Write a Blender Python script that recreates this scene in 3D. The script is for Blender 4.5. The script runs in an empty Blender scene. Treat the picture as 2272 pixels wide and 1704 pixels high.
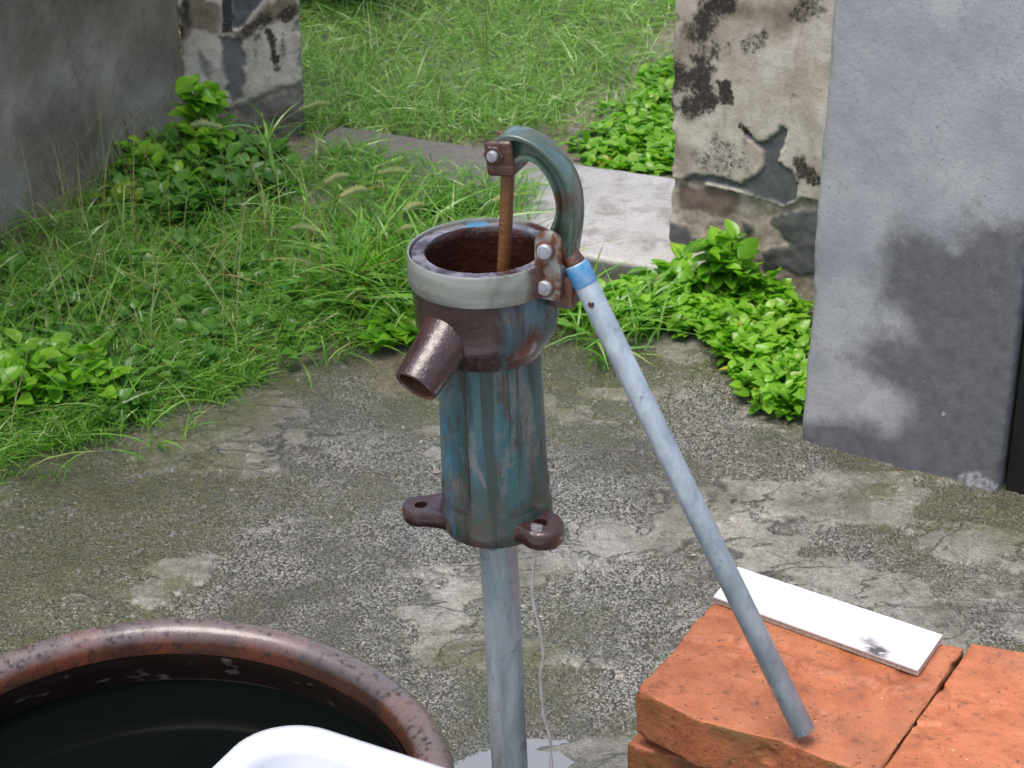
import bpy, bmesh, math, random
import numpy as np
from mathutils import Vector, Matrix
R = math.radians
S = bpy.context.scene
COL = S.collection
random.seed(7); rng = np.random.default_rng(7)

# ------------------------------------------------------------------ camera
PITCH, FPX, CAMH = R(27), 4590.0, 1.45
cd = bpy.data.cameras.new('camera'); cam = bpy.data.objects.new('camera', cd); COL.objects.link(cam)
cam.location = (0, 0, CAMH); cam.rotation_euler = (R(63), 0, 0)
cd.sensor_width = 36; cd.lens = 36 * FPX / 2272
cd.clip_start = 0.05; cd.clip_end = 400
cd.dof.use_dof = True; cd.dof.focus_distance = 1.80; cd.dof.aperture_fstop = 34
S.camera = cam
# ------------------------------------------------------------------ world, sun, exposure
SUN_EL, SUN_AZ = R(73), R(225)      # azimuth clockwise from +Y
w = bpy.data.worlds.new('World'); S.world = w; w.use_nodes = True
nt = w.node_tree; bg = nt.nodes['Background']
sky = nt.nodes.new('ShaderNodeTexSky'); sky.sky_type = 'NISHITA'; sky.sun_disc = False
sky.sun_elevation = SUN_EL; sky.sun_rotation = SUN_AZ
sky.dust_density = 4.0; sky.air_density = 1.0; sky.ozone_density = 1.0
nt.links.new(sky.outputs[0], bg.inputs[0]); bg.inputs[1].default_value = 0.15
sl = bpy.data.lights.new('sun', 'SUN'); so = bpy.data.objects.new('sun', sl); COL.objects.link(so)
sl.energy = 1.5; sl.angle = R(36); sl.color = (1, 0.955, 0.90)
sd = Vector((math.sin(SUN_AZ) * math.cos(SUN_EL), math.cos(SUN_AZ) * math.cos(SUN_EL), math.sin(SUN_EL)))
so.rotation_euler = sd.to_track_quat('Z', 'Y').to_euler(); so.location = (0, 0, 6)
S.view_settings.view_transform = 'Standard'; S.view_settings.look = 'None'
S.view_settings.exposure = 0.66; S.view_settings.gamma = 1

# ------------------------------------------------------------------ helpers: survey of the place
def ray(px, py):
    k = 2272 / 2212; x = (px * k - 1136) / FPX; y = -(py * k - 852) / FPX
    c, s = math.cos(PITCH), math.sin(PITCH)
    return Vector((x, c + y * s, -s + y * c))
C0 = Vector((0, 0, CAMH))
def onz(px, py, h=0.0):
    r = ray(px, py); return C0 + r * ((h - CAMH) / r.z)
def ony(px, py, Y):
    r = ray(px, py); return C0 + r * (Y / r.y)
def onplane(px, py, p0, n):
    r = ray(px, py); return C0 + r * ((p0 - C0).dot(n) / r.dot(n))
def crop(ox, oy, k):                     # coordinates of a survey close-up
    return lambda x, y: ((ox + x * k) * 2212 / 2272, (oy + y * k) * 2212 / 2272)
c1 = crop(860, 260, .3255); c2 = crop(860, 700, .3255); c5 = crop(1372, 1204, 900 / 2212)
c6 = crop(1400, 0, 872 / 2067); c8 = crop(0, 0, 760 / 1801)

# ------------------------------------------------------------------ numpy noise
def _h(ix, iy, seed):
    n = (ix.astype(np.int64) * 374761393 + iy.astype(np.int64) * 668265263 + seed * 974634777) & 0xffffffff
    n = ((n ^ (n >> 13)) * 1274126177) & 0xffffffff
    return ((n ^ (n >> 16)) & 0xffffff) / float(0xffffff)
def vnoise(x, y, seed=0):
    x = np.asarray(x, float); y = np.asarray(y, float)
    ix = np.floor(x); iy = np.floor(y); fx = x - ix; fy = y - iy
    fx = fx * fx * (3 - 2 * fx); fy = fy * fy * (3 - 2 * fy)
    a = _h(ix, iy, seed); b = _h(ix + 1, iy, seed); c = _h(ix, iy + 1, seed); d = _h(ix + 1, iy + 1, seed)
    return (a * (1 - fx) + b * fx) * (1 - fy) + (c * (1 - fx) + d * fx) * fy
def fbm(x, y, seed=0, o=4):
    t = 0; a = .5; n = 0
    for i in range(o):
        t = t + a * vnoise(x * 2 ** i, y * 2 ** i, seed + i * 17); n += a; a *= .5
    return t / n
def voro(x, y, seed=0):
    ix = np.floor(x); iy = np.floor(y); best = np.full(np.shape(x), 9.); bid = np.zeros(np.shape(x))
    for dx in (-1, 0, 1):
        for dy in (-1, 0, 1):
            cx = ix + dx; cy = iy + dy
            d = np.hypot(cx + _h(cx, cy, seed) - x, cy + _h(cx, cy, seed + 5) - y)
            m = d < best; best = np.where(m, d, best); bid = np.where(m, _h(cx, cy, seed + 9), bid)
    return best, bid
def sstep(a, b, x):
    t = np.clip((x - a) / (b - a), 0, 1); return t * t * (3 - 2 * t)
def sdf(poly, x, y):                      # signed distance, positive inside
    P = np.asarray(poly, float); ins = np.zeros(np.shape(x), bool); d = np.full(np.shape(x), 1e9)
    for i in range(len(P)):
        ax, ay = P[i]; bx, by = P[(i + 1) % len(P)]
        ex, ey = bx - ax, by - ay; L = ex * ex + ey * ey + 1e-12
        t = np.clip(((x - ax) * ex + (y - ay) * ey) / L, 0, 1)
        d = np.minimum(d, np.hypot(x - ax - t * ex, y - ay - t * ey))
        if ay != by:
            cr = ((ay > y) != (by > y)) & (x < (bx - ax) * (y - ay) / (by - ay) + ax); ins ^= cr
    return np.where(ins, d, -d)

# ------------------------------------------------------------------ mesh helpers
def link(o, mat=None, parent=None):
    COL.objects.link(o)
    if mat: o.data.materials.append(mat)
    if parent is not None: o.parent = parent
    return o
def smooth(me, ang=40):
    me.polygons.foreach_set('use_smooth', [True] * len(me.polygons))
    try: me.set_sharp_from_angle(angle=R(ang))
    except Exception: pass
def from_bm(name, bm, mat, parent=None, ang=40):
    bmesh.ops.recalc_face_normals(bm, faces=bm.faces)
    me = bpy.data.meshes.new(name); bm.to_mesh(me); bm.free(); smooth(me, ang)
    return link(bpy.data.objects.new(name, me), mat, parent)
def np_mesh(name, V, Fq, attrs=None, mat=None, parent=None, sm=True):
    V = np.asarray(V, np.float32); Fq = np.asarray(Fq, np.int32); k = Fq.shape[1]
    me = bpy.data.meshes.new(name); me.vertices.add(len(V)); me.vertices.foreach_set('co', V.ravel())
    me.loops.add(Fq.size); me.loops.foreach_set('vertex_index', Fq.ravel())
    me.polygons.add(len(Fq)); me.polygons.foreach_set('loop_start', np.arange(0, Fq.size, k, dtype=np.int32))
    me.polygons.foreach_set('loop_total', np.full(len(Fq), k, np.int32))
    me.polygons.foreach_set('use_smooth', np.full(len(Fq), sm)); me.update(calc_edges=True)
    for n, a in (attrs or {}).items():
        at = me.attributes.new(n, 'FLOAT', 'POINT'); at.data.foreach_set('value', np.asarray(a, np.float32).ravel())
    return link(bpy.data.objects.new(name, me), mat, parent)
def gridfaces(nu, nv):
    i = np.arange(nu * nv).reshape(nu, nv)
    return np.stack([i[:-1, :-1], i[1:, :-1], i[1:, 1:], i[:-1, 1:]], -1).reshape(-1, 4)
def tag(o, label, cat, group=None, kind=None):
    if label: o['label'] = label
    if cat: o['category'] = cat
    if group: o['group'] = group
    if kind: o['kind'] = kind
    return o
def struct(o, label=None):
    o['kind'] = 'structure'
    if label: o['label'] = label
    return o
def empty(name, loc, label, cat, group=None):
    o = bpy.data.objects.new(name, None); COL.objects.link(o); o.location = loc; o.empty_display_size = .05
    return tag(o, label, cat, group)
def lathe(bm, prof, n=64, M=Matrix(), close=False):
    rings = []
    for r, z in prof:
        if r < 1e-5: rings.append([bm.verts.new(M @ Vector((0, 0, z)))])
        else: rings.append([bm.verts.new(M @ Vector((r * math.cos(2 * math.pi * i / n), r * math.sin(2 * math.pi * i / n), z))) for i in range(n)])
    pairs = list(zip(rings, rings[1:])) + ([(rings[-1], rings[0])] if close else [])
    for a, b in pairs:
        for i in range(n):
            j = (i + 1) % n
            if len(a) == 1 and len(b) == 1: continue
            if len(a) == 1: bm.faces.new((a[0], b[j], b[i]))
            elif len(b) == 1: bm.faces.new((a[i], a[j], b[0]))
            else: bm.faces.new((a[i], a[j], b[j], b[i]))
def frame(p, d, up=(0, 0, 1)):
    z = Vector(d).normalized(); x = Vector(up).cross(z)
    if x.length < 1e-4: x = Vector((1, 0, 0))
    x.normalize(); y = z.cross(x)
    return Matrix.Translation(Vector(p)) @ Matrix((x, y, z)).transposed().to_4x4()
def tube(bm, pts, rad, n=12, cap=True):
    pts = [Vector(p) for p in pts]; rad = rad if hasattr(rad, '__len__') else [rad] * len(pts)
    rings = []; up = Vector((.31, .17, .93))
    for i, p in enumerate(pts):
        t = (pts[min(i + 1, len(pts) - 1)] - pts[max(i - 1, 0)]).normalized()
        x = up.cross(t).normalized(); y = t.cross(x); up = y if abs(y.dot(t)) < .9 else up
        rings.append([bm.verts.new(p + (x * math.cos(2 * math.pi * k / n) + y * math.sin(2 * math.pi * k / n)) * rad[i]) for k in range(n)])
    for a, b in zip(rings, rings[1:]):
        for k in range(n): bm.faces.new((a[k], a[(k + 1) % n], b[(k + 1) % n], b[k]))
    if cap: bm.faces.new(rings[0]); bm.faces.new(rings[-1])
def catmull(pts, n=6, closed=False):
    P = [Vector(p) for p in pts]; out = []; m = len(P)
    for i in range(m if closed else m - 1):
        g = (lambda j: P[j % m]) if closed else (lambda j: P[max(0, min(m - 1, j))])
        a, b, c, d = g(i - 1), g(i), g(i + 1), g(i + 2)
        for k in range(n):
            t = k / n
            out.append(.5 * ((2 * b) + (c - a) * t + (2 * a - 5 * b + 4 * c - d) * t * t + (3 * b - a - 3 * c + d) * t ** 3))
    if not closed: out.append(P[-1])
    return out
def bevel(bm, w, seg=2, ang=30):
    bmesh.ops.recalc_face_normals(bm, faces=bm.faces)
    e = [e for e in bm.edges if len(e.link_faces) == 2 and e.calc_face_angle(0) > R(ang)]
    bmesh.ops.bevel(bm, geom=e, offset=w, segments=seg, profile=.5, affect='EDGES', clamp_overlap=True)
def prism(bm, pts, vec):
    a = [bm.verts.new(p) for p in pts]; b = [bm.verts.new(p + vec) for p in pts]
    bm.faces.new(a[::-1]); bm.faces.new(b)
    for i in range(len(a)):
        j = (i + 1) % len(a); bm.faces.new((a[i], a[j], b[j], b[i]))

# ------------------------------------------------------------------ material helper
class Mat:
    def __init__(s, name, rough=.5, metal=0., spec=.5, coat=0.):
        s.m = bpy.data.materials.new(name); s.m.use_nodes = True; s.t = s.m.node_tree; s.N = s.t.nodes
        s.b = s.N['Principled BSDF']; s.out = s.N['Material Output']
        s.set('Roughness', rough); s.set('Metallic', metal); s.set('Specular IOR Level', spec); s.set('Coat Weight', coat)
        s.set('Coat Roughness', .12)
        s._oc = None
    def set(s, k, v):
        i = s.b.inputs[k]
        if hasattr(v, 'node'): s.t.links.new(v, i)
        else: i.default_value = v
        return s
    def _in(s, n, k, v):
        if hasattr(v, 'node'): s.t.links.new(v, n.inputs[k])
        else: n.inputs[k].default_value = v
    def co(s, scale=(1, 1, 1), kind='Object'):
        n = s.N.new('ShaderNodeTexCoord'); m = s.N.new('ShaderNodeMapping'); m.inputs['Scale'].default_value = scale
        s.t.links.new(n.outputs[kind], m.inputs[0]); return m.outputs[0]
    def noise(s, scale, det=4, ro=.55, dist=0, v=None):
        n = s.N.new('ShaderNodeTexNoise'); n.inputs['Scale'].default_value = scale; n.inputs['Detail'].default_value = det
        n.inputs['Roughness'].default_value = ro; n.inputs['Distortion'].default_value = dist
        s.t.links.new(v if v is not None else s.co(), n.inputs['Vector']); return n.outputs['Fac']
    def vor(s, scale, v=None, feat='F1', out='Distance'):
        n = s.N.new('ShaderNodeTexVoronoi'); n.feature = feat; n.inputs['Scale'].default_value = scale
        s.t.links.new(v if v is not None else s.co(), n.inputs['Vector']); return n.outputs[out]
    def ramp(s, fac, stops, interp='LINEAR'):
        n = s.N.new('ShaderNodeValToRGB'); r = n.color_ramp; r.interpolation = interp
        while len(r.elements) < len(stops): r.elements.new(.5)
        for e, (p, c) in zip(r.elements, stops):
            e.position = p; e.color = (c, c, c, 1) if not hasattr(c, '__len__') else (*c, 1)
        s.t.links.new(fac, n.inputs[0]); return n.outputs[0]
    def mix(s, f, a, b, mode='MIX'):
        n = s.N.new('ShaderNodeMix'); n.data_type = 'RGBA'; n.blend_type = mode
        s._in(n, 0, f)
        for k, v in ((6, a), (7, b)):
            if hasattr(v, 'node'): s.t.links.new(v, n.inputs[k])
            else: n.inputs[k].default_value = (*v, 1)
        return n.outputs[2]
    def math(s, op, a, b=0., clamp=False):
        n = s.N.new('ShaderNodeMath'); n.operation = op; n.use_clamp = clamp
        s._in(n, 0, a); s._in(n, 1, b); return n.outputs[0]
    def attr(s, name):
        n = s.N.new('ShaderNodeAttribute'); n.attribute_name = name; return n.outputs['Fac']
    def axis(s, k):
        n = s.N.new('ShaderNodeSeparateXYZ'); s.t.links.new(s.co(), n.inputs[0]); return n.outputs[k]
    def bump(s, h, strength=.3, dist=.002, prev=None):
        n = s.N.new('ShaderNodeBump'); n.inputs['Strength'].default_value = strength; n.inputs['Distance'].default_value = dist
        s.t.links.new(h, n.inputs['Height'])
        if prev is not None: s.t.links.new(prev, n.inputs['Normal'])
        s.t.links.new(n.outputs[0], s.b.inputs['Normal'])
        return n.outputs[0]
    def col(s, c): return s.set('Base Color', c if hasattr(c, 'node') else (*c, 1))

# ---- metal
def make_galv(name, base, lo, hi, rust=0.0, zs=.35):
    m = Mat(name, .42, .38)
    v = m.co((1, 1, zs)); n1 = m.noise(55, 5, .6, .4, v); n2 = m.noise(14, 4, .6, 0, v); n3 = m.noise(240, 3, .7, 0, m.co((1, 1, .5)))
    c = m.ramp(n1, [(.3, lo), (.5, base), (.72, hi)])
    c = m.mix(m.ramp(n2, [(.58, 0), (.75, .55)]), c, tuple(x * .62 for x in base))
    c = m.mix(m.ramp(n3, [(.60, 0), (.72, .5)]), c, (.10, .10, .11))
    if rust: c = m.mix(m.ramp(m.noise(30, 5, .65, 1), [(.62 - rust * .1, 0), (.72, .9)]), c, (.16, .055, .02))
    m.col(c); m.set('Roughness', m.ramp(n1, [(.3, .50), (.7, .34)])); m.bump(n3, .12, .0006)
    return m.m
GALV = make_galv('galvanised_steel', (.40, .46, .50), (.27, .325, .36), (.56, .62, .655), 0, .6)
GALV_PIPE = make_galv('weathered_pipe_steel', (.42, .48, .50), (.26, .31, .33), (.62, .67, .67), .35, .25)
def make_band():
    m = Mat('dull_zinc', .38, .45)
    v = m.co((.12, .12, 1.6)); n = m.noise(90, 4, .6, 0, v); n2 = m.noise(26, 5, .65, .5)
    c = m.ramp(n, [(.3, (.27, .285, .25)), (.7, (.42, .43, .385))])
    c = m.mix(m.ramp(n2, [(.52, 0), (.70, .7)]), c, (.15, .13, .09))
    g = m.ramp(m.math('ADD', m.math('MULTIPLY', m.axis(0), 18.), m.math('MULTIPLY', m.noise(45, 5), .5)), [(.82, 0), (1.0, 1)])
    c = m.mix(m.math('MULTIPLY', g, .9), c, (.11, .04, .025))
    c = m.mix(m.ramp(m.noise(30, 1, .4), [(.775, 0), (.785, 1)]), c, (.03, .25, .62))
    m.col(c); m.bump(n, .15, .0005); return m.m
BAND = make_band()
def make_rust(name, a, b, teal=0.0, rough=.28, warm=0.0):
    m = Mat(name, rough, 0, .6, .6)
    n = m.noise(38, 6, .65, .6); n2 = m.noise(260, 2, .6); v = m.co((1, 1, .35)); n3 = m.noise(30, 5, .6, .8, v)
    c = m.ramp(n, [(.3, a), (.7, b)])
    if warm: c = m.mix(m.ramp(n3, [(.5, 0), (.68, warm)]), c, (.26, .085, .022))
    if teal:
        x = m.ramp(m.math('ADD', m.math('MULTIPLY', m.axis(0), 9.), .42), [(.25, 0), (.95, 1)])
        f = m.math('ADD', n3, m.math('MULTIPLY', x, teal))
        t = m.ramp(n, [(.3, (.035, .085, .085)), (.5, (.055, .16, .21)), (.7, (.17, .17, .15))])
        c = m.mix(m.ramp(f, [(.66, 0), (.80, .9)]), c, t)
    m.col(c); m.set('Roughness', m.ramp(n, [(.3, rough * .7), (.7, rough * 1.5)]))
    bb = m.bump(n, .35, .0018); bb = m.bump(m.noise(130, 5, .7), .45, .0014, bb); m.bump(m.ramp(n2, [(.5, 0), (.75, 1)]), .35, .0009, bb)
    return m.m
RUST = make_rust('wet_rust', (.024, .010, .009), (.070, .026, .021))
RUST_HEAD = make_rust('wet_rust_with_paint', (.022, .009, .008), (.062, .022, .018), teal=.24)
RUST_ORANGE = make_rust('orange_rust', (.040, .016, .010), (.115, .038, .018), warm=.6, rough=.4)
RUST_ROD = make_rust('brown_rust_rod', (.13, .055, .018), (.24, .11, .04), warm=.5, rough=.35)
RUST_IN = make_rust('pump_bore_rust', (.020, .008, .006), (.055, .018, .012), rough=.22)
def make_body():
    m = Mat('flaking_blue_paint', .3, 0, .6, .4)
    v = m.co((1, 1, .16)); vv = m.co((1, 1, .45))
    st = m.noise(34, 5, .6, .5, v); pa = m.noise(26, 6, .68, .9, vv); pb = m.noise(60, 5, .65, .4)
    c = m.ramp(st, [(.30, (.016, .042, .038)), (.42, (.024, .075, .070)), (.51, (.036, .120, .142)), (.60, (.060, .128, .122)), (.70, (.022, .055, .046))])
    c = m.mix(m.ramp(pa, [(.53, 0), (.59, .85)]), c, m.ramp(pb, [(.35, (.105, .142, .145)), (.65, (.195, .182, .165))]))
    c = m.mix(m.ramp(m.noise(20, 6, .7, 1.2, m.co((1, 1, .6))), [(.575, 0), (.64, .85)]), c, (.085, .038, .024))
    low = m.ramp(m.axis(2), [(.560, 1), (.600, 0)])
    c = m.mix(m.math('MULTIPLY', low, m.ramp(pb, [(.35, .4), (.6, 1)])), c, m.ramp(pa, [(.4, (.03, .06, .04)), (.6, (.08, .035, .025))]))
    # bright blue paint left on the side under the spout
    n = m.N.new('ShaderNodeSeparateXYZ'); m.t.links.new(m.co(), n.inputs[0])
    lf = m.ramp(m.math('ADD', m.math('MULTIPLY', n.outputs[0], -20.), m.math('MULTIPLY', st, .5)), [(.92, 0), (1., 1)])
    c = m.mix(m.math('MULTIPLY', lf, m.ramp(pa, [(.36, 1), (.52, .1)])), c, (.035, .20, .40))
    m.col(c); m.set('Roughness', m.ramp(pb, [(.3, .2), (.7, .42)]))
    dr = m.noise(75, 4, .6, .35, m.co((1, 1, .05)))
    c = m.mix(m.ramp(dr, [(.50, 0), (.56, .85)]), c, (.020, .036, .026))
    c = m.mix(m.ramp(m.noise(36, 6, .72, .8, m.co((1, 1, .3))), [(.55, 0), (.63, .75)]), c, (.070, .034, .020))
    m.col(c)
    b = m.bump(pa, .5, .0012); b = m.bump(m.noise(300, 2), .2, .0006, b); m.bump(m.noise(110, 5, .7), .35, .0012, b); return m.m
BODY = make_body()
def make_lever():
    m = Mat('green_worn_paint', .3, 0, .6, 1.)
    n = m.noise(45, 5, .65, .6); n2 = m.noise(22, 5, .6)
    c = m.ramp(n, [(.32, (.030, .055, .043)), (.5, (.060, .108, .084)), (.68, (.105, .122, .088))])
    c = m.mix(m.ramp(n2, [(.57, 0), (.67, .8)]), c, (.085, .036, .020))
    c = m.mix(m.ramp(m.noise(30, 4, .6), [(.66, 0), (.70, .9)]), c, (.05, .28, .40))
    m.col(c); m.bump(n, .4, .0012); return m.m
LEVER = make_lever()
def flat(name, c, rough=.5, metal=0, **k):
    m = Mat(name, rough, metal, **k); m.col(c); return m
BLUE = Mat('bright_blue_paint', .35, 0, .5, .3)
BLUE.col(BLUE.mix(BLUE.ramp(BLUE.noise(60, 6, .7), [(.42, 0), (.66, .9)]), (.06, .31, .62), (.32, .50, .68))); BLUE = BLUE.m
BOLT = make_galv('bolt_zinc', (.42, .43, .46), (.30, .30, .33), (.5, .52, .55), .4, 1)
PLATE = Mat('link_plate_steel', .4, .35)
PLATE.col(PLATE.mix(PLATE.ramp(PLATE.noise(60, 5, .6, .6), [(.40, 0), (.56, 1)]), (.36, .36, .33), (.17, .062, .026))); PLATE.bump(PLATE.noise(90), .3, .001); PLATE = PLATE.m
HOLE = flat('dark_hole', (.012, .008, .006), .7).m
# ---- ceramics, plastic
def make_jar():
    m = Mat('brown_glaze', .32, 0, .5, .25)
    n = m.noise(9, 5, .6, .6); n2 = m.noise(120, 3, .7); n3 = m.noise(26, 5, .65)
    c = m.ramp(n, [(.32, (.038, .022, .018)), (.5, (.085, .034, .021)), (.68, (.20, .055, .026))])
    top = m.ramp(m.math('ADD', m.axis(2), m.math('MULTIPLY', n3, .006)), [(.2935, 0), (.3015, 1)])  # grey on top of the lip: wet reflection put into the colour
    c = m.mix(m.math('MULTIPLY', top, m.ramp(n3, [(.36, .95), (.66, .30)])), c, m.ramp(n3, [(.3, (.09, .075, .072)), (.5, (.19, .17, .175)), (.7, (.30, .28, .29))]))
    c = m.mix(m.ramp(n2, [(.55, 0), (.64, .85)]), c, (.032, .022, .02)); c = m.mix(m.ramp(m.noise(60, 6, .75, .4), [(.56, 0), (.64, .6)]), c, (.045, .028, .024))
    m.col(c); m.set('Roughness', m.ramp(n3, [(.3, .20), (.7, .38)])); b = m.bump(n3, .4, .003); m.bump(n2, .25, .001, b); return m.m
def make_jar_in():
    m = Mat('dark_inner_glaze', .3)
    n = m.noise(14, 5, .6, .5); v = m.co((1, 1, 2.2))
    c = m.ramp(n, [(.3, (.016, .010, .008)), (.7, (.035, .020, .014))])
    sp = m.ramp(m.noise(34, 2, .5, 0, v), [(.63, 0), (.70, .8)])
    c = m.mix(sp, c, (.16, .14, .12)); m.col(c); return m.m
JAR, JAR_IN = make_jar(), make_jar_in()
WATER_DARK = Mat('dark_still_water', .02, 0, .05); WATER_DARK.col((.003, .004, .004)); WATER_DARK = WATER_DARK.m
PLASTIC = Mat('white_plastic', .3); PLASTIC.col((.60, .62, .66)); PLASTIC = PLASTIC.m
def make_tile():
    m = Mat('white_glazed_tile', .18)
    n = m.noise(60, 5, .7, .5)
    x = m.attr('smudge')
    c = m.mix(m.math('MULTIPLY', x, m.ramp(n, [(.38, 0), (.52, 1)])), (.80, .79, .81), (.10, .09, .10))
    m.col(c); return m.m
TILE = make_tile(); TILE_BODY = Mat('tile_biscuit', .8); TILE_BODY.col(TILE_BODY.ramp(TILE_BODY.noise(300, 3), [(.35, (.42, .34, .26)), (.65, (.60, .51, .42))])); TILE_BODY.bump(TILE_BODY.noise(400), .5, .001); TILE_BODY = TILE_BODY.m
def make_brick(name, tint):
    m = Mat(name, .62)
    n = m.noise(26, 6, .65, .4); n2 = m.noise(190, 4, .7); n3 = m.noise(9, 5, .65); n4 = m.noise(70, 5, .7, .3)
    t = lambda *c: tuple(x * tint for x in c)
    c = m.ramp(n, [(.28, t(.28, .086, .036)), (.5, t(.43, .143, .060)), (.72, t(.51, .190, .088))])
    c = m.mix(m.ramp(n3, [(.50, 0), (.70, .45)]), c, (.28, .125, .072))
    c = m.mix(m.ramp(n4, [(.56, 0), (.70, .6)]), c, (.13, .050, .032))
    c = m.mix(m.ramp(n4, [(.28, .5), (.40, 0)]), c, (.50, .22, .13))
    c = m.mix(m.ramp(n2, [(.60, 0), (.67, .85)]), c, (.055, .028, .022))
    c = m.mix(m.ramp(m.vor(60), [(.035, .9), (.07, 0)]), c, (.62, .50, .40))
    c = m.mix(m.ramp(m.noise(17, 6, .72, .5), [(.64, 0), (.70, .8)]), c, (.065, .052, .050))
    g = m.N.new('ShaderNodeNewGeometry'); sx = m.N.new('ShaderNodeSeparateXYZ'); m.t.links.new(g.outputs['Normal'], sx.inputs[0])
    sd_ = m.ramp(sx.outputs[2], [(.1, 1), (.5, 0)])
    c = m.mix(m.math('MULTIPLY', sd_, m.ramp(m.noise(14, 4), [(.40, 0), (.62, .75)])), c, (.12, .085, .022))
    m.col(c); m.set('Roughness', m.ramp(n3, [(.4, .38), (.65, .75)]))
    b = m.bump(n4, .6, .003); m.bump(n2, .7, .0016, b); return m.m
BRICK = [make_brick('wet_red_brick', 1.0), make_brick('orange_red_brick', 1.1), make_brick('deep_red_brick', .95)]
MORTAR = Mat('grey_mortar', .6); MORTAR.col(MORTAR.ramp(MORTAR.noise(90, 5), [(.3, (.07, .075, .085)), (.7, (.15, .155, .17))])); MORTAR.bump(MORTAR.noise(140), .6, .002); MORTAR = MORTAR.m
CONC = Mat('grey_concrete', .8); CONC.col(CONC.ramp(CONC.noise(30, 6), [(.3, (.18, .175, .16)), (.7, (.30, .29, .27))])); CONC.bump(CONC.noise(120), .5, .003); CONC = CONC.m
# ---- ground
def make_ground():
    m = Mat('exposed_aggregate_concrete', .5)
    fl, mo, so_, bg_, dk, wt = (m.attr(k) for k in ('flake', 'moss', 'soil', 'grain', 'gap', 'wet'))
    n = m.noise(7, 6, .6, .3); n2 = m.noise(60, 4, .65); v4 = m.noise(260, 3, .7); nb = m.noise(22, 5, .65, .4)
    v = m.co((1, 1, .2)); vd = m.vor(300, v); vn = m.N.new('ShaderNodeSeparateColor'); m.t.links.new(m.vor(300, v, out='Color'), vn.inputs[0])
    g = m.math('ADD', m.math('MULTIPLY', vn.outputs[0], .8), m.math('MULTIPLY', bg_, .2))
    c = m.ramp(g, [(.05, (.10, .10, .087)), (.3, (.22, .22, .196)), (.6, (.35, .347, .322)), (.8, (.46, .448, .42)), (.93, (.54, .465, .39)), (1, (.72, .70, .66))])
    c = m.mix(m.ramp(nb, [(.35, .45), (.6, 0)]), c, (.16, .152, .135))
    gap = m.math('MULTIPLY', m.ramp(vd, [(.48, 0), (.68, 1)]), m.math('SUBTRACT', 1., fl))
    c = m.mix(gap, c, (.050, .050, .036))
    m.set('Coat Weight', m.math('MULTIPLY', m.ramp(nb, [(.45, .5), (.6, .1)]), 1.)); m.set('Coat Roughness', .16)
    f = m.ramp(n, [(.3, (.195, .188, .162)), (.5, (.28, .27, .242)), (.72, (.345, .333, .305))])
    f = m.mix(m.ramp(nb, [(.5, 0), (.66, .6)]), f, (.14, .138, .125))
    f = m.mix(m.ramp(m.noise(130, 4, .7), [(.56, 0), (.66, .7)]), f, (.10, .098, .088))
    c = m.mix(m.math('MULTIPLY', fl, m.ramp(nb, [(.35, .35), (.62, .95)])), c, f)
    c = m.mix(m.ramp(m.noise(4.5, 6, .7, .6), [(.46, 0), (.62, .72)]), c, (.075, .073, .050))
    c = m.mix(m.ramp(m.noise(48, 6, .75, .3), [(.54, 0), (.66, .6)]), c, (.065, .063, .048))
    c = m.mix(m.ramp(m.noise(11, 6, .7, .3), [(.62, 0), (.72, .3)]), c, (.38, .35, .31))
    k1 = m.ramp(m.noise(4.2, 5, .55, .9, m.co((1, 1.5, 1))), [(.487, 0), (.4985, 1), (.5015, 1), (.508, 0)])
    k2 = m.ramp(m.noise(7.5, 5, .6, .5, m.co((1, 1.6, 1))), [(.484, 0), (.4985, 1), (.5015, 1), (.512, 0)])
    km = m.ramp(m.noise(3.1, 2), [(.44, 0), (.52, 1)]); km2 = m.ramp(m.noise(5.3, 2), [(.50, 0), (.58, 1)])
    ck = m.math('MAXIMUM', m.math('MULTIPLY', k1, km), m.math('MULTIPLY', k2, km2)); ck = m.math('MULTIPLY', ck, m.math('SUBTRACT', 1., so_))
    ck = m.math('MULTIPLY', ck, m.math('ADD', m.math('MULTIPLY', fl, .75), .2))
    c = m.mix(m.math('MAXIMUM', m.math('MULTIPLY', dk, .95), m.math('MULTIPLY', ck, .92)), c, (.022, .022, .016))
    mm = m.math('MULTIPLY', mo, m.ramp(m.math('ADD', m.math('MULTIPLY', g, -.25), n2), [(.15, .25), (.5, 1)]))
    c = m.mix(mm, c, m.ramp(n2, [(.3, (.050, .056, .018)), (.7, (.125, .122, .062))]))
    sc = m.ramp(n2, [(.3, (.13, .098, .068)), (.5, (.24, .195, .15)), (.7, (.34, .29, .24))])
    c = m.mix(so_, c, sc)
    c = m.mix(m.math('MULTIPLY', wt, .4), c, (.075, .076, .072))
    m.col(m.mix(1., c, (1.16, 1.15, 1.13), 'MULTIPLY'))
    m.set('Roughness', m.math('SUBTRACT', m.ramp(nb, [(.35, .20), (.65, .50)]), m.math('MULTIPLY', wt, .15)))
    b = m.bump(n2, .35, .0041); b = m.bump(ck, .8, -.004, b); b = m.bump(m.math('MULTIPLY', vd, m.math('SUBTRACT', -1., m.math('MULTIPLY', fl, -.70))), 1., .0040, b); b = m.bump(m.noise(110, 5, .7), .7, .0040, b); m.bump(v4, .6, .0018, b); return m.m
GROUND = make_ground()
PUDDLE = Mat('shallow_water', .03); PUDDLE.col((.23, .245, .262)); PUDDLE.set('Specular IOR Level', .6); PUDDLE = PUDDLE.m  # pale base holds the sky's reflection in the water
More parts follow.
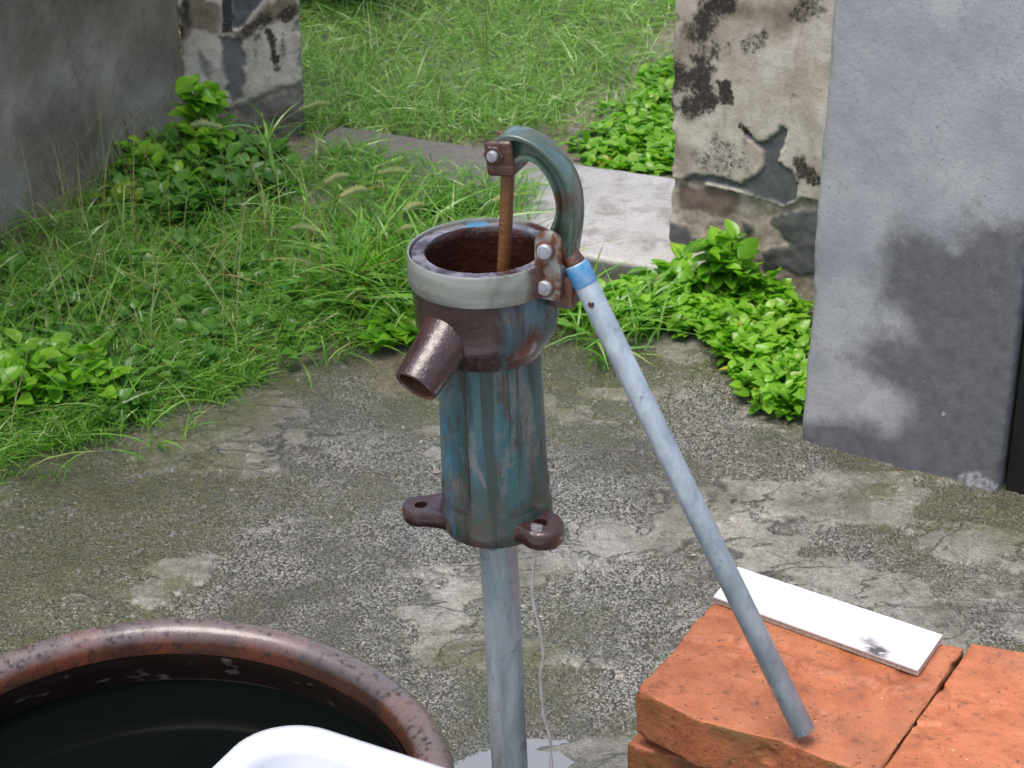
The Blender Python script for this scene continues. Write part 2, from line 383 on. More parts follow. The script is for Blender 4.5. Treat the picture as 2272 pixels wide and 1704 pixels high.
def make_slab():
    m = Mat('worn_stone_step', .42)
    n = m.noise(6, 5, .6); n2 = m.noise(70, 5, .65); 
    c = m.ramp(n, [(.3, (.38, .365, .345)), (.6, (.54, .525, .505)), (.75, (.60, .585, .57))])
    c = m.mix(m.ramp(m.noise(160, 4, .7), [(.5, 0), (.68, .65)]), c, (.22, .20, .17)); c = m.mix(m.ramp(m.noise(16, 6, .7, .4), [(.5, 0), (.64, .7)]), c, (.21, .185, .15))
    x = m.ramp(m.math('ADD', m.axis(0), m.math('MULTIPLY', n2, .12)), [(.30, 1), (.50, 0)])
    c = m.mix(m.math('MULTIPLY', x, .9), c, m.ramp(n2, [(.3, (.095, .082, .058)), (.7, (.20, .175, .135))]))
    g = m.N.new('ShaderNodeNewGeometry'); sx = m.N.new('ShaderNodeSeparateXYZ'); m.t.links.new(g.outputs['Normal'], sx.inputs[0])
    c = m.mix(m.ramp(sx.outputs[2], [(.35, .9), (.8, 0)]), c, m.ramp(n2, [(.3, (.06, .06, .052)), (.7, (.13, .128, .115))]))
    m.col(c); b = m.bump(n2, .3, .003); m.bump(m.noise(200, 4, .7), .5, .002, b); return m.m
SLAB = make_slab()
# ---- walls
def make_greywall():
    m = Mat('cement_render', .6)
    wt, ef = m.attr('wet'), m.attr('salt'); n = m.noise(9, 5, .6, .5); n2 = m.noise(60, 5, .65); n3 = m.noise(150, 3, .7)
    c = m.ramp(n, [(.28, (.275, .288, .302)), (.5, (.352, .366, .378)), (.72, (.445, .456, .465))])
    c = m.mix(m.ramp(n2, [(.54, 0), (.75, .4)]), c, (.22, .225, .24))
    c = m.mix(m.math('MULTIPLY', m.ramp(m.noise(230, 4, .75), [(.58, 0), (.66, .62)]), m.ramp(n, [(.4, .3), (.6, 1)])), c, (.07, .072, .08))
    d = m.ramp(n2, [(.3, (.105, .108, .118)), (.7, (.165, .168, .180))])
    wt = m.ramp(m.math('ADD', wt, m.math('MULTIPLY', m.math('SUBTRACT', m.noise(22, 9, .85), .5), 1.7)), [(.12, 0), (.88, 1)])
    c = m.mix(wt, c, d)
    c = m.mix(m.math('MULTIPLY', ef, m.ramp(n3, [(.4, .15), (.6, 1)])), c, (.46, .465, .48))
    c = m.mix(m.math('MULTIPLY', wt, m.ramp(m.noise(46, 2), [(.745, 0), (.765, .8)])), c, (.42, .42, .43))
    m.col(c); m.set('Roughness', m.math('SUBTRACT', .68, m.math('MULTIPLY', wt, .25)))
    b = m.bump(n2, .12, .003); m.bump(n3, .45, .0016, b); return m.m
def make_white():
    m = Mat('peeling_limewash', .75)
    bl, br, gy, lo, st, pk = (m.attr(k) for k in ('mould', 'stain', 'mortar', 'rubble', 'stone', 'pink'))
    n = m.noise(10, 5, .6, .4, m.co((1, 1, 1.6))); n2 = m.noise(50, 5, .65); n3 = m.noise(140, 3, .7)
    c = m.ramp(n, [(.28, (.46, .395, .33)), (.5, (.63, .575, .505)), (.7, (.75, .71, .66))])
    c = m.mix(m.ramp(n2, [(.54, 0), (.72, .55)]), c, (.33, .265, .20)); c = m.mix(m.ramp(m.noise(13, 7, .7, .5), [(.46, 0), (.62, .6)]), c, (.36, .305, .245)); c = m.mix(m.ramp(m.noise(24, 6, .7, .3, m.co((1, 1, .25))), [(.56, 0), (.68, .45)]), c, (.24, .20, .165))
    r = m.ramp(n2, [(.3, (.20, .175, .14)), (.5, (.36, .31, .255)), (.68, (.52, .475, .42))])
    c = m.mix(lo, c, r)
    c = m.mix(br, c, m.ramp(n2, [(.35, (.085, .058, .036)), (.65, (.24, .18, .125))]))
    c = m.mix(pk, c, m.ramp(n2, [(.3, (.15, .105, .085)), (.7, (.27, .20, .17))]))
    c = m.mix(st, c, m.ramp(n2, [(.3, (.075, .08, .082)), (.7, (.15, .152, .15))]))
    c = m.mix(gy, c, m.ramp(n2, [(.3, (.075, .08, .092)), (.7, (.165, .17, .182))]))
    sp = m.ramp(m.math('ADD', m.math('MULTIPLY', bl, .38), m.math('MULTIPLY', m.noise(150, 7, .85), 1.35)), [(.78, 0), (.98, .97)])
    c = m.mix(sp, c, (.022, .019, .017)); c = m.mix(m.math('MULTIPLY', bl, .35), c, (.05, .042, .034))
    c = m.mix(m.ramp(m.noise(70, 5, .75), [(.64, 0), (.70, .6)]), c, (.12, .095, .07))
    m.col(c); b = m.bump(n2, .2, .004); m.bump(n3, .5, .002, b); return m.m
def make_darkwall():
    m = Mat('old_grey_render', .75)
    li, br = m.attr('light'), m.attr('stain'); n = m.noise(5, 6, .6, .5); n2 = m.noise(40, 5, .65); n3 = m.noise(130, 3, .7)
    c = m.ramp(n, [(.32, (.20, .160, .130)), (.5, (.31, .258, .220)), (.68, (.42, .365, .325))])
    c = m.mix(m.ramp(m.noise(13, 6, .7, .6), [(.48, 0), (.64, .5)]), c, (.15, .122, .102))
    c = m.mix(br, c, m.ramp(n2, [(.35, (.115, .088, .070)), (.65, (.185, .147, .120))]))
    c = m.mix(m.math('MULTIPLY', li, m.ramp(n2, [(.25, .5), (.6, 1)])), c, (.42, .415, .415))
    c = m.mix(m.ramp(n3, [(.62, 0), (.72, .6)]), c, (.055, .05, .05))
    c = m.mix(m.math('MULTIPLY', m.ramp(m.vor(90), [(.05, .6), (.09, 0)]), m.ramp(n, [(.5, 0), (.6, 1)])), c, (.36, .35, .34))
    m.col(c); b = m.bump(n2, .4, .005); m.bump(n3, .4, .002, b); return m.m
GREYWALL, WHITE, DARKWALL = make_greywall(), make_white(), make_darkwall()
DOOR_SHADE = Mat('doorway_shade', .55); DOOR_SHADE.col(DOOR_SHADE.ramp(DOOR_SHADE.noise(60, 5, .6, .3, DOOR_SHADE.co((1, 1, .08))), [(.3, (.007, .006, .006)), (.7, (.022, .019, .018))])); DOOR_SHADE = DOOR_SHADE.m  # near-black colour stands in for the doorway's shade
ROOF = Mat('clay_roof_tiles', .8); ROOF.col(ROOF.ramp(ROOF.noise(12, 5), [(.3, (.10, .07, .06)), (.7, (.20, .13, .10))])); ROOF = ROOF.m
# ---- plants
def make_leaf(name, stops, rough=.32, trans=.40):
    m = Mat(name, rough, 0, .5)
    r = m.attr('rnd'); c = m.ramp(r, stops)
    c = m.mix(m.ramp(m.noise(30, 3), [(.4, 0), (.65, .35)]), c, tuple(x * .62 for x in stops[0][1]))
    m.col(c)
    tr = m.N.new('ShaderNodeBsdfTranslucent'); mx = m.N.new('ShaderNodeMixShader'); mx.inputs[0].default_value = trans
    m.t.links.new(m.mix(1., c, (.9, 1.25, .5), 'MULTIPLY'), tr.inputs[0])
    m.t.links.new(m.b.outputs[0], mx.inputs[1]); m.t.links.new(tr.outputs[0], mx.inputs[2]); m.t.links.new(mx.outputs[0], m.out.inputs[0])
    return m.m
GRASS = make_leaf('grass_blade', [(0, (.115, .28, .038)), (.40, (.20, .44, .060)), (.75, (.30, .57, .095)), (.91, (.38, .58, .15)), (.97, (.46, .45, .20)), (1, (.50, .34, .15))], .17)
LAWN = make_leaf('lawn_blade', [(0, (.17, .34, .060)), (.4, (.28, .50, .100)), (.75, (.39, .60, .155)), (.92, (.48, .65, .23)), (1, (.56, .54, .30))], .15)
LEAF = make_leaf('broad_leaf', [(0, (.095, .25, .018)), (.45, (.20, .47, .030)), (.85, (.32, .60, .055)), (.985, (.40, .63, .09)), (1, (.56, .54, .07))], .24)
LEAF_DK = make_leaf('dark_leaf', [(0, (.05, .16, .022)), (.5, (.105, .29, .040)), (1, (.18, .38, .06))], .28)
LEAF_YL = make_leaf('yellow_green_leaf', [(0, (.12, .24, .018)), (.5, (.20, .34, .025)), (1, (.30, .42, .04))], .3)
STEM = make_leaf('straw_stem', [(0, (.16, .20, .06)), (.6, (.25, .25, .09)), (1, (.30, .19, .08))], .5, .1)
FUZZ = make_leaf('seed_bristle', [(0, (.42, .52, .20)), (.6, (.62, .64, .34)), (1, (.72, .60, .38))], .6, .3)
SHRUB = make_leaf('shrub_leaf', [(0, (.012, .035, .008)), (.6, (.025, .07, .014)), (1, (.05, .11, .022))], .35)  # near-black greens put the yard corner's shade into the leaves
BARK = Mat('bark', .9); BARK.col((.07, .05, .035)); BARK = BARK.m

# ================================================================== GROUND
def axis_coords(a0, a1, step, far, n=34):
    mid = np.arange(a0, a1 + step / 2, step); k = np.linspace(0, 1, n + 1)[1:]
    hi = mid[-1] + step * n * k + (far - step * n) * k ** 4; lo = mid[0] - (step * n * k + (far - step * n) * k ** 4)
    return np.concatenate([lo[::-1], mid, hi])
PUD_Z = -0.0072
def ground_fields(X, Y):
    und = (fbm(X * 2.2, Y * 2.2, 3) - .5) * .014
    f1, gid = voro(X * 170, Y * 170, 11); f1b, gb = voro(X * 75 + 3, Y * 75, 21)
    fn = fbm(X * 5.5 + fbm(X * 14, Y * 14, 8) * .9, Y * 8.0, 31, 5)
    # smooth skin survives more to the right and at the back
    bias = .075 * np.clip((X - .10) / .25, -1, 1) + .045 * np.clip((Y - 2.35) / .5, -1, 1)
    lev = fn + bias - .556
    flake = sstep(-.003, .003, lev); soft = sstep(-.045, .03, lev)
    lev2 = fbm(X * 7 + 9 + fbm(X * 20, Y * 20, 4) * .6, Y * 10 + 4, 57, 5) + bias * .5 - .56
    fl2 = sstep(-.002, .002, lev2)
    grain = gid ** 1.2; big = (gb > .93) & (f1b < .32)
    grain = np.where(big, .78 + .22 * _h(np.floor(gb * 9999), np.floor(gb * 7777), 3), grain * .92)
    hg = .0014 * np.clip(.62 - f1, 0, 1) + np.where(big, .004 * np.clip(.34 - f1b, 0, 1) / .34, 0)
    lev3 = fbm(X * 4 + 2 + fbm(X * 26, Y * 26, 4) * .35, Y * 5.5 + 7, 157, 5) - .5
    h = und - .0020 * np.exp(-(lev3 / .009) ** 2) * soft + .0022 * (fbm(X * 40, Y * 40, 61, 4) - .5) + hg * (1 - .8 * flake) + .0026 * flake + .0026 * fl2
    gap = .9 * np.exp(-(lev / .011) ** 2) * sstep(.44, .54, fbm(X * 6, Y * 6, 77)); gap = np.maximum(gap, .9 * np.exp(-(lev3 / .0075) ** 2) * sstep(.42, .52, fbm(X * 4, Y * 4, 79)) * (.25 + .75 * soft))
    gap = np.maximum(gap, .75 * np.exp(-(lev2 / .0045) ** 2))
    mo = fbm(X * 3.2, Y * 3.2, 91, 5)
    mb = .18 * sstep(-.05, -.55, X) + .24 * sstep(.25, .5, X) * sstep(2.6, 2.2, Y) + .06 * sstep(2.55, 2.9, Y)
    moss = np.clip(sstep(.47, .64, mo + mb + .05 * sstep(.1, -.4, X)), 0, 1) * (1 - .55 * np.where(flake > .5, sstep(.4, .6, fbm(X * 12, Y * 12, 14)), 0)) * (1 - .8 * big)
    # soil under the weeds and in the yard behind the step
    gl = sdf([(-1.6, 3.1), (-1.0, 2.6), (-.62, 2.65), (-.36, 2.90), (-.16, 3.05), (-.1, 3.35), (-.3, 3.5), (-.6, 4.2), (-1.6, 4.2)], X, Y)
    soil = sstep(-.03, .06, gl + (fbm(X * 9, Y * 9, 5) - .5) * .12)
    soil = np.maximum(soil, sstep(3.45, 3.6, Y + .45 * X + (fbm(X * 5, Y * 5, 6) - .5) * .3))
    soil = np.maximum(soil, .6 * sstep(.05, .0, np.hypot(X + .15, (Y - 2.93) * .8) - .10 + fbm(X * 16, Y * 16, 2) * .06))
    # a shallow hollow where water stands beside the pump foot
    pud = np.exp(-(((X - .03) / .17) ** 2 + ((Y - 1.86) / .14) ** 2))
    h = h - .0115 * sstep(.2, .95, pud)
    wet = np.clip(sstep(.10, .6, pud) + .35 * sstep(.5, .62, fbm(X * 4, Y * 4, 44)), 0, 1)
    h = h + sstep(3.7, 5.5, Y) * .06 + .02 * sstep(0, .1, gl)
    far = np.maximum(np.abs(X) - .9, 0) + np.maximum(1.5 - Y, 0) + np.maximum(Y - 5, 0)
    h = h * np.exp(-far * .7)
    return h, dict(flake=soft, moss=moss, soil=soil, grain=grain, gap=gap, wet=wet)
gx = axis_coords(-.78, .80, .003, 60); gy = axis_coords(1.72, 3.55, .003, 60)
GX, GY = np.meshgrid(gx, gy, indexing='ij'); GH, GA = ground_fields(GX, GY)
ground = np_mesh('ground', np.stack([GX, GY, GH], -1).reshape(-1, 3), gridfaces(len(gx), len(gy)), GA, GROUND)
struct(ground)
def gz(x, y):
    return float(ground_fields(np.array([x]), np.array([y]))[0][0])
def gza(x, y): return ground_fields(np.asarray(x), np.asarray(y))[0]
bm = bmesh.new()
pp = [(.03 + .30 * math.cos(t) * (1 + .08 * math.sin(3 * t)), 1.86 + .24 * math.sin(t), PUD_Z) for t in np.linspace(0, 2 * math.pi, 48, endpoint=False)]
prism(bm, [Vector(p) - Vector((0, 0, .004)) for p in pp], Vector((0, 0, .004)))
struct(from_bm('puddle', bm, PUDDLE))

# stone step in the gateway
STEP_Z = .04
sa, sb = onz(640, 438, STEP_Z), onz(1475, 585, STEP_Z)
sdir = (sb - sa); sdir.z = 0; slen = sdir.length; sdir.normalize(); sn = Vector((-sdir.y, sdir.x, 0))
nu, nv = 150, 70
U, Vv = np.meshgrid(np.linspace(0, 1, nu), np.linspace(0, 1, nv), indexing='ij')
def step_mesh():
    # top and front of the slab as one rounded, worn sheet
    prof = [(-.002, -.05), (-.002, .0), (-.001, STEP_Z - .012), (.003, STEP_Z - .004), (.010, STEP_Z)] + [(.010 + .38 * t, STEP_Z) for t in np.linspace(.02, 1, 60)] + [(.40, STEP_Z - .06)]
    us = np.linspace(-.12, slen + .05, 260); V = []
    for u in us:
        for (d, z) in prof:
            p = sa + sdir * u + sn * d; V.append((p.x, p.y, z))
    V = np.array(V); n = (fbm(V[:, 0] * 9, V[:, 1] * 9, 71) - .5); V[:, 2] += n * .008; V[:, 1] += (fbm(V[:, 0] * 14, V[:, 2] * 14, 73) - .5) * .010
    return np_mesh('stone_step', V, gridfaces(len(us), len(prof)), None, SLAB)
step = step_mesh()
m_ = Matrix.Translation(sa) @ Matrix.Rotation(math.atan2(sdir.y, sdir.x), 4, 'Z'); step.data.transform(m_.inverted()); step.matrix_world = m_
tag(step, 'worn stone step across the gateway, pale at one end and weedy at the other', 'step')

# ================================================================== WALLS
def wall_face(name, A, d, length, height, mat, masks, step=.004, top_step=.05, fine_h=1.0, thick=.28, parent=None, u0=0., relief=None, fmask=None):
    """vertical face from A along d; closed box behind it"""
    us = np.arange(u0, length + step / 2, step); zs = np.concatenate([np.arange(-.06, fine_h, step), np.arange(fine_h, height + .01, top_step)])
    Ug, Zg = np.meshgrid(us, zs, indexing='ij')
    n = Vector((d.y, -d.x, 0))
    def poly2(pts):
        out = []
        for (px, py) in pts:
            p = onplane(px, py, A, n); out.append(((p - A).dot(d), p.z))
        return out
    at = {k: np.zeros(Ug.shape) for k in fmask}
    for (k, pts, soft, amp, fr, st, mx) in masks:
        s = sdf(poly2(pts), Ug, Zg) + (fbm(Ug * fr, Zg * fr, st, 5) - .5) * amp
        at[k] = np.maximum(at[k], mx * sstep(-soft, soft, s))
    dep = (fbm(Ug * 12, Zg * 12, 19, 4) - .5) * .0032
    if relief: dep = dep + relief(Ug, Zg, at)
    # rounded, slightly ragged edges
    edge = np.minimum(Ug - us[0], us[-1] - Ug)
    er = .006 + (.016 if 'mould' in fmask else .006) * sstep(.45, .8, fbm(Zg * 26, Ug * 26, 29, 4)); dep = dep + (.8 * er) * np.clip(1 - edge / er, 0, 1) ** 2
    ux = Ug + (fbm(Zg * 9, Zg * 0, 23, 4) - .5) * .008 * (Ug < us[0] + .02) 
    nb = n
    P = np.stack([A.x + d.x * ux - nb.x * dep, A.y + d.y * ux - nb.y * dep, Zg], -1)
    nu, nv = Ug.shape
    V = P.reshape(-1, 3); F = gridfaces(nu, nv)
    # sides, back, top
    e0 = P[0].copy(); e1 = P[-1].copy(); back = np.array([-n.x * thick, -n.y * thick, 0])
    b0 = e0 + back; b1 = e1 + back; o = len(V); V = np.concatenate([V, b0, b1]); i0 = np.arange(nv); i1 = (nu - 1) * nv + np.arange(nv); j0 = o + np.arange(nv); j1 = o + nv + np.arange(nv)
    q = lambda a, b: np.stack([a[:-1], a[1:], b[1:], b[:-1]], -1)
    tops = np.arange(nu) * nv + nv - 1
    F = np.concatenate([F, q(i0, j0), q(j1, i1), q(j0, j1)])
    tp = np.stack([tops[:-1], tops[1:], np.full(nu - 1, j1[-1]), np.full(nu - 1, j0[-1])], -1)
    F = np.concatenate([F, tp])
    for k in at: at[k] = np.concatenate([at[k].reshape(-1), at[k][0], at[k][-1]])
    return np_mesh(name, V, F, at, mat, parent)
P2 = lambda f, pts: [f(*p) for p in pts]
# grey cement pier, right
gA = onz(1730, 950); gB = onz(2157, 1067); gd = (gB - gA); gd.z = 0; gL = gd.length; gd.normalize(); gn = Vector((gd.y, -gd.x, 0))
wet_poly = [(1935, 500), (2060, 508), (2105, 475), (2300, 490), (2300, 1150), (1700, 985), (1738, 912), (1840, 912), (1925, 945), (1965, 900), (1945, 850), (1880, 815), (1830, 770), (1900, 745), (1950, 700), (1915, 640), (1905, 560)]
gm = [('wet', [(1680, 912), (1840, 912), (1960, 960), (2300, 1000), (2300, 1250), (1680, 1020)], .016, .035, 20, 25, 1.), ('wet', wet_poly, .040, .05, 20, 5, 1.), ('wet', [(1850, 560), (1960, 500), (2120, 440), (2140, 470), (1960, 600), (1900, 700)], .03, .05, 14, 7, .35),
      ('salt', [(1850, 755), (1890, 760), (1925, 775), (1915, 800), (1870, 775)], .020, .05, 26, 9, .5), ('salt', [(1900, 880), (1965, 845), (1945, 935), (1915, 925)], .020, .05, 26, 10, .5),
      ('salt', [(2060, 1035), (2110, 1020), (2150, 1045), (2150, 1075), (2100, 1060)], .002, .02, 80, 12, 1.), ('salt', [(1740, 820), (1830, 780), (1920, 860), (1900, 920), (1745, 900)], .012, .04, 40, 14, .35)]
go = wall_face('cement_pier', gA, gd, gL, 2.3, GREYWALL, gm, fmask=('wet', 'salt'), thick=.09)
tag(go, 'smooth grey cement rendered pier with a dark damp patch on its lower half', 'pier')
# dark strip standing in for the shaded doorway on its right
bm = bmesh.new(); pz = [gB + gd * .004 - gn * .012, gB + gd * .10 - gn * .012, gB + gd * .10 - gn * .30, gB + gd * .004 - gn * .30]
prism(bm, [Vector((p.x, p.y, -.02)) for p in pz], Vector((0, 0, 2.25))); bevel(bm, .004)
tag(from_bm('doorway_shade_strip', bm, DOOR_SHADE), 'dark strip standing in for the shaded doorway at the right edge of the grey cement pier', 'doorway')

# whitewashed gate pier behind it
wA = onz(1437, 572); wd = Vector((.835, -.55, 0)).normalized()
c6p = lambda pts: P2(c6, pts)
wm = [('mould', c6p([(330, -40), (500, -40), (490, 50), (430, 100), (412, 330), (440, 500), (400, 570), (330, 610), (262, 570), (290, 520), (360, 480), (200, 460), (200, 310), (260, 300), (320, 330), (330, 170)]), .018, .07, 38, 3, .95),
      ('mould', c6p([(470, 440), (515, 435), (530, 545), (480, 550)]), .003, .03, 60, 4, 1), ('mould', c6p([(540, 190), (720, 150), (720, 220), (600, 290), (545, 260)]), .010, .07, 60, 6, .55),
      ('mould', c6p([(300, 810), (420, 720), (560, 720), (650, 900), (560, 930), (330, 890)]), .02, .08, 70, 8, .45), ('mould', c6p([(860, 830), (1000, 900), (1000, 990), (870, 965)]), .005, .04, 60, 9, .8),
      ('mould', c6p([(880, -20), (1010, -20), (985, 60), (820, 170), (840, 120)]), .008, .05, 60, 12, .6), ('mould', c6p([(575, 655), (610, 665), (640, 735), (600, 700)]), .002, .015, 70, 13, .9),
      ('stain', c6p([(380, -40), (1010, -40), (965, 70), (850, 120), (620, 175), (430, 70)]), .02, .08, 20, 15, .75), ('stain', c6p([(190, 150), (330, 180), (340, 330), (190, 300)]), .02, .05, 20, 16, .4),
      ('stain', c6p([(190, 700), (330, 780), (320, 900), (250, 920), (190, 850)]), .015, .05, 30, 17, .5),
      ('mortar', c6p([(575, 655), (640, 735), (710, 742), (790, 665), (815, 690), (800, 780), (760, 850), (840, 900), (870, 970), (870, 1060), (800, 1078), (480, 975), (245, 955), (330, 915), (480, 930), (580, 968), (640, 930), (700, 870), (690, 800), (610, 720)]), .0012, .010, 60, 18, 1),
      ('rubble', c6p([(150, 950), (250, 950), (500, 1000), (800, 1085), (900, 1050), (1050, 1060), (1050, 2000), (100, 2000)]), .002, .012, 50, 20, 1),
      ('pink', c6p([(240, 985), (540, 1010), (560, 1080), (480, 1155), (240, 1112)]), .002, .014, 40, 21, 1),
      ('stone', c6p([(150, 1165), (290, 1190), (330, 1310), (150, 1270)]), .002, .014, 50, 22, 1), ('stone', c6p([(570, 1160), (640, 1200), (600, 1240)]), .002, .014, 50, 23, 1),
      ('stone', c6p([(720, 1170), (860, 1130), (980, 1130), (980, 1470), (700, 1420), (690, 1330), (840, 1290)]), .003, .03, 40, 24, 1), ('stone', c6p([(400, 1240), (560, 1290), (550, 1350), (430, 1310), (150, 1380), (150, 1330)]), .003, .02, 40, 25, 1)]
def wrelief(U, Z, at):
    return at['mortar'] * .006 + at['rubble'] * (.010 + .012 * (fbm(U * 22, Z * 30, 33, 3) - .5)) - at['stone'] * .004 + at['mould'] * 0
FM = ('mould', 'stain', 'mortar', 'rubble', 'stone', 'pink')
wpier = wall_face('gate_pier', wA, wd, .46, 2.2, WHITE, wm, step=.0035, fmask=FM, relief=wrelief, thick=.26)
tag(wpier, 'peeling whitewashed gate pier with black mould, standing behind the grey cement pier', 'pier')

# stub pier, left of the gateway
lB = onz(662, 303); c8p = lambda pts: P2(c8, pts); ld = Vector((.992, .125, 0)).normalized(); stub_w = .236; lA = lB - ld * stub_w
lm = [('mould', c8p([(1170, -20), (1222, -20), (1222, 165), (1170, 172)]), .002, .006, 40, 3, 1), ('mould', c8p([(1395, 110), (1445, 150), (1462, 370), (1420, 402), (1425, 230), (1370, 165)]), .004, .035, 40, 4, 1),
      ('mould', c8p([(1500, 40), (1545, 25), (1515, 190), (1470, 110)]), .005, .04, 50, 5, .85), ('mould', c8p([(965, -20), (1015, 50), (1000, 150), (960, 130)]), .006, .04, 40, 6, .8), ('mould', c8p([(1270, 130), (1420, 60), (1430, 110), (1290, 180)]), .006, .03, 40, 36, .7),
      ('mould', c8p([(1335, 180), (1355, 180), (1350, 390), (1335, 380)]), .004, .03, 60, 37, .6), ('mould', c8p([(1480, 180), (1500, 180), (1490, 350), (1480, 350)]), .004, .03, 60, 38, .5),
      ('stain', c8p([(940, -20), (1170, -20), (1165, 160), (1280, 150), (1410, 20), (1540, -20), (1570, 40), (1400, 130), (1260, 215), (1200, 190), (1080, 195), (980, 190)]), .008, .05, 30, 7, .9),
      ('mortar', c8p([(1222, -20), (1400, -20), (1270, 140), (1222, 155)]), .002, .01, 40, 8, 1), ('mortar', c8p([(1150, 200), (1280, 215), (1280, 520), (1222, 550), (1170, 480), (1190, 380)]), .003, .025, 40, 9, .9),
      ('mortar', c8p([(1040, 280), (1100, 330), (1110, 440), (1060, 400)]), .006, .03, 50, 10, .7),
      ('rubble', c8p([(900, 540), (1000, 545), (1160, 590), (1215, 575), (1420, 480), (1700, 420), (1700, 1000), (900, 1000)]), .008, .04, 30, 11, 1), ('stone', c8p([(900, 580), (1000, 565), (1155, 610), (1160, 780), (900, 900)]), .02, .05, 30, 12, .7),
      ('stone', c8p([(1215, 600), (1420, 510), (1700, 470), (1700, 1000), (1200, 1000)]), .02, .06, 30, 13, .75), ('stain', c8p([(1300, 600), (1700, 560), (1700, 1000), (1250, 1000)]), .03, .08, 30, 14, .7), ('mould', c8p([(1560, 100), (1640, 100), (1650, 600), (1570, 500)]), .01, .06, 70, 15, .35)]
stub = wall_face('gate_pier', lA, ld, stub_w, 2.2, WHITE, lm, step=.0035, fmask=FM, relief=wrelief, thick=.10)
tag(stub, 'stained whitewashed gate pier with brown and black streaks, beside the dark house wall', 'pier')

# dark house wall, left: runs from the pier towards the viewer's left
hd = Vector((.372, .928, 0)); hA = lA + hd * .012 - hd * 1.9 ; hL = 1.9
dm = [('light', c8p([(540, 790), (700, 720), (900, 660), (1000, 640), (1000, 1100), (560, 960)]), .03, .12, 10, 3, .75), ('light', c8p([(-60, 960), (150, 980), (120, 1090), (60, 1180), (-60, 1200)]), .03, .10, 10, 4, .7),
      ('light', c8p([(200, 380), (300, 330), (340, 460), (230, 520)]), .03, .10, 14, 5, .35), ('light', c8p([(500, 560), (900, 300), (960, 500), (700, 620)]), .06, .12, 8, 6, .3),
      ('stain', c8p([(-100, -100), (700, -100), (600, 60), (240, 90), (180, 240), (-100, 300)]), .06, .25, 6, 7, .9), ('stain', c8p([(700, 200), (960, 160), (960, 430), (700, 450)]), .04, .14, 9, 8, .6), ('stain', c8p([(-100, 500), (300, 580), (520, 640), (400, 800), (-100, 850)]), .05, .2, 8, 9, .55)]
house = empty('house_wall', hA + hd * 1.2, 'dark grey cement house wall rising out of the weeds, left of the gateway', 'wall')
hw = wall_face('wall', hA, hd, hL, 2.35, DARKWALL, dm, step=.008, fmask=('light', 'stain'), fine_h=1.3, thick=.24)
bm = bmesh.new(); hn = Vector((hd.y, -hd.x, 0)); e0 = hA - hd * .3; e1 = hA + hd * (hL + .5)
prism(bm, [e0 - hn * .6 + Vector((0, 0, 2.72)), e0 + hn * .10 + Vector((0, 0, 2.37)), e1 + hn * .10 + Vector((0, 0, 2.36)), e1 - hn * .6 + Vector((0, 0, 2.72))], Vector((0, 0, .07)))
ev = from_bm('eave', bm, ROOF, ang=20)  # eave above the view, put in for its shade on the wall
for o in (hw, ev): o.parent = house; o.matrix_parent_inverse = Matrix.Translation(-house.location)

# ================================================================== HAND PUMP
AX0 = Vector((.0085, 1.548, 0)); LEAN = R(-2.3)
pump = empty('hand_pump', AX0, 'old blue and rust iron hand pump on a galvanised pipe', 'pump'); pump.rotation_euler = (0, LEAN, 0)
PM = Matrix.Translation(AX0) @ Matrix.Rotation(LEAN, 4, 'Y'); PI_ = PM.inverted()
L = lambda p: PI_ @ Vector(p)
def part(name, bm, mat, parent=pump, ang=40): return from_bm(name, bm, mat, parent, ang)
bm = bmesh.new(); lathe(bm, [(.01675, -.05), (.01675, .30), (.01672, .31), (.01675, .54)], 48); part('riser_pipe', bm, GALV_PIPE)
# base flange and lugs
bm = bmesh.new(); lathe(bm, [(.012, .531), (.040, .531), (.0478, .5335), (.0490, .540), (.0484, .548), (.0468, .556), (.0462, .560)], 72)
for v in bm.verts:
    a = math.atan2(v.co.y, v.co.x)
    if v.co.z < .545: v.co.z -= .0045 * max(0, math.sin(-a - .25)) * (1 if v.co.length_squared > .03 ** 2 else 0)
part('base_flange', bm, BODY)
def lug(azim, dist, rr=.0165, w0=.052, zt=.5475, th=.0125, tilt=0.0):
    bm = bmesh.new(); n = 40; dx = Vector((math.cos(azim), math.sin(azim), 0)); dy = Vector((-dx.y, dx.x, 0)); hc = dx * dist; rows = []
    out = []
    for k in range(n):
        t = 2 * math.pi * k / n; c, s = math.cos(t), math.sin(t)
        if c > -.25: p = hc + dx * rr * c + dy * rr * s
        else:
            f = (-c - .25) / .75; p = hc + dx * (rr * c * (1 - f) - f * (dist - .034)) + dy * (s * rr * (1 - f) + f * math.copysign(w0 / 2, s) * (.0 if abs(s) < 1e-6 else min(1, abs(s) * 3)))
        out.append(p)
    ci = [hc + dx * .0056 * math.cos(2 * math.pi * k / n) + dy * .0056 * math.sin(2 * math.pi * k / n) for k in range(n)]
    def zt_(p): return zt + tilt * (p.dot(dx) - .045)
    def ring(pts, f, dz): return [bm.verts.new(Vector((p.x, p.y, zt_(p) + dz))) for p in pts]
    inset = [hc + (p - hc) * .90 for p in out]
    A = ring(ci, 0, -.0005); B = ring(inset, 0, .0002); Cc = ring(out, 0, -.003); D = ring(out, 0, -th + .003); Ee = ring(inset, 0, -th); Ff = ring(ci, 0, -th)
    for a, b in ((A, B), (B, Cc), (Cc, D), (D, Ee), (Ee, Ff), (Ff, A)):
        for k in range(n): bm.faces.new((a[k], a[(k + 1) % n], b[(k + 1) % n], b[k]))
    return part('mounting_lug', bm, RUST, ang=60)
lug(R(180), .0655, th=.0140, w0=.062); lug(R(-46), .0545, tilt=-.10, rr=.0200, w0=.064, th=.0165, zt=.5500); lug(R(66), .0625)
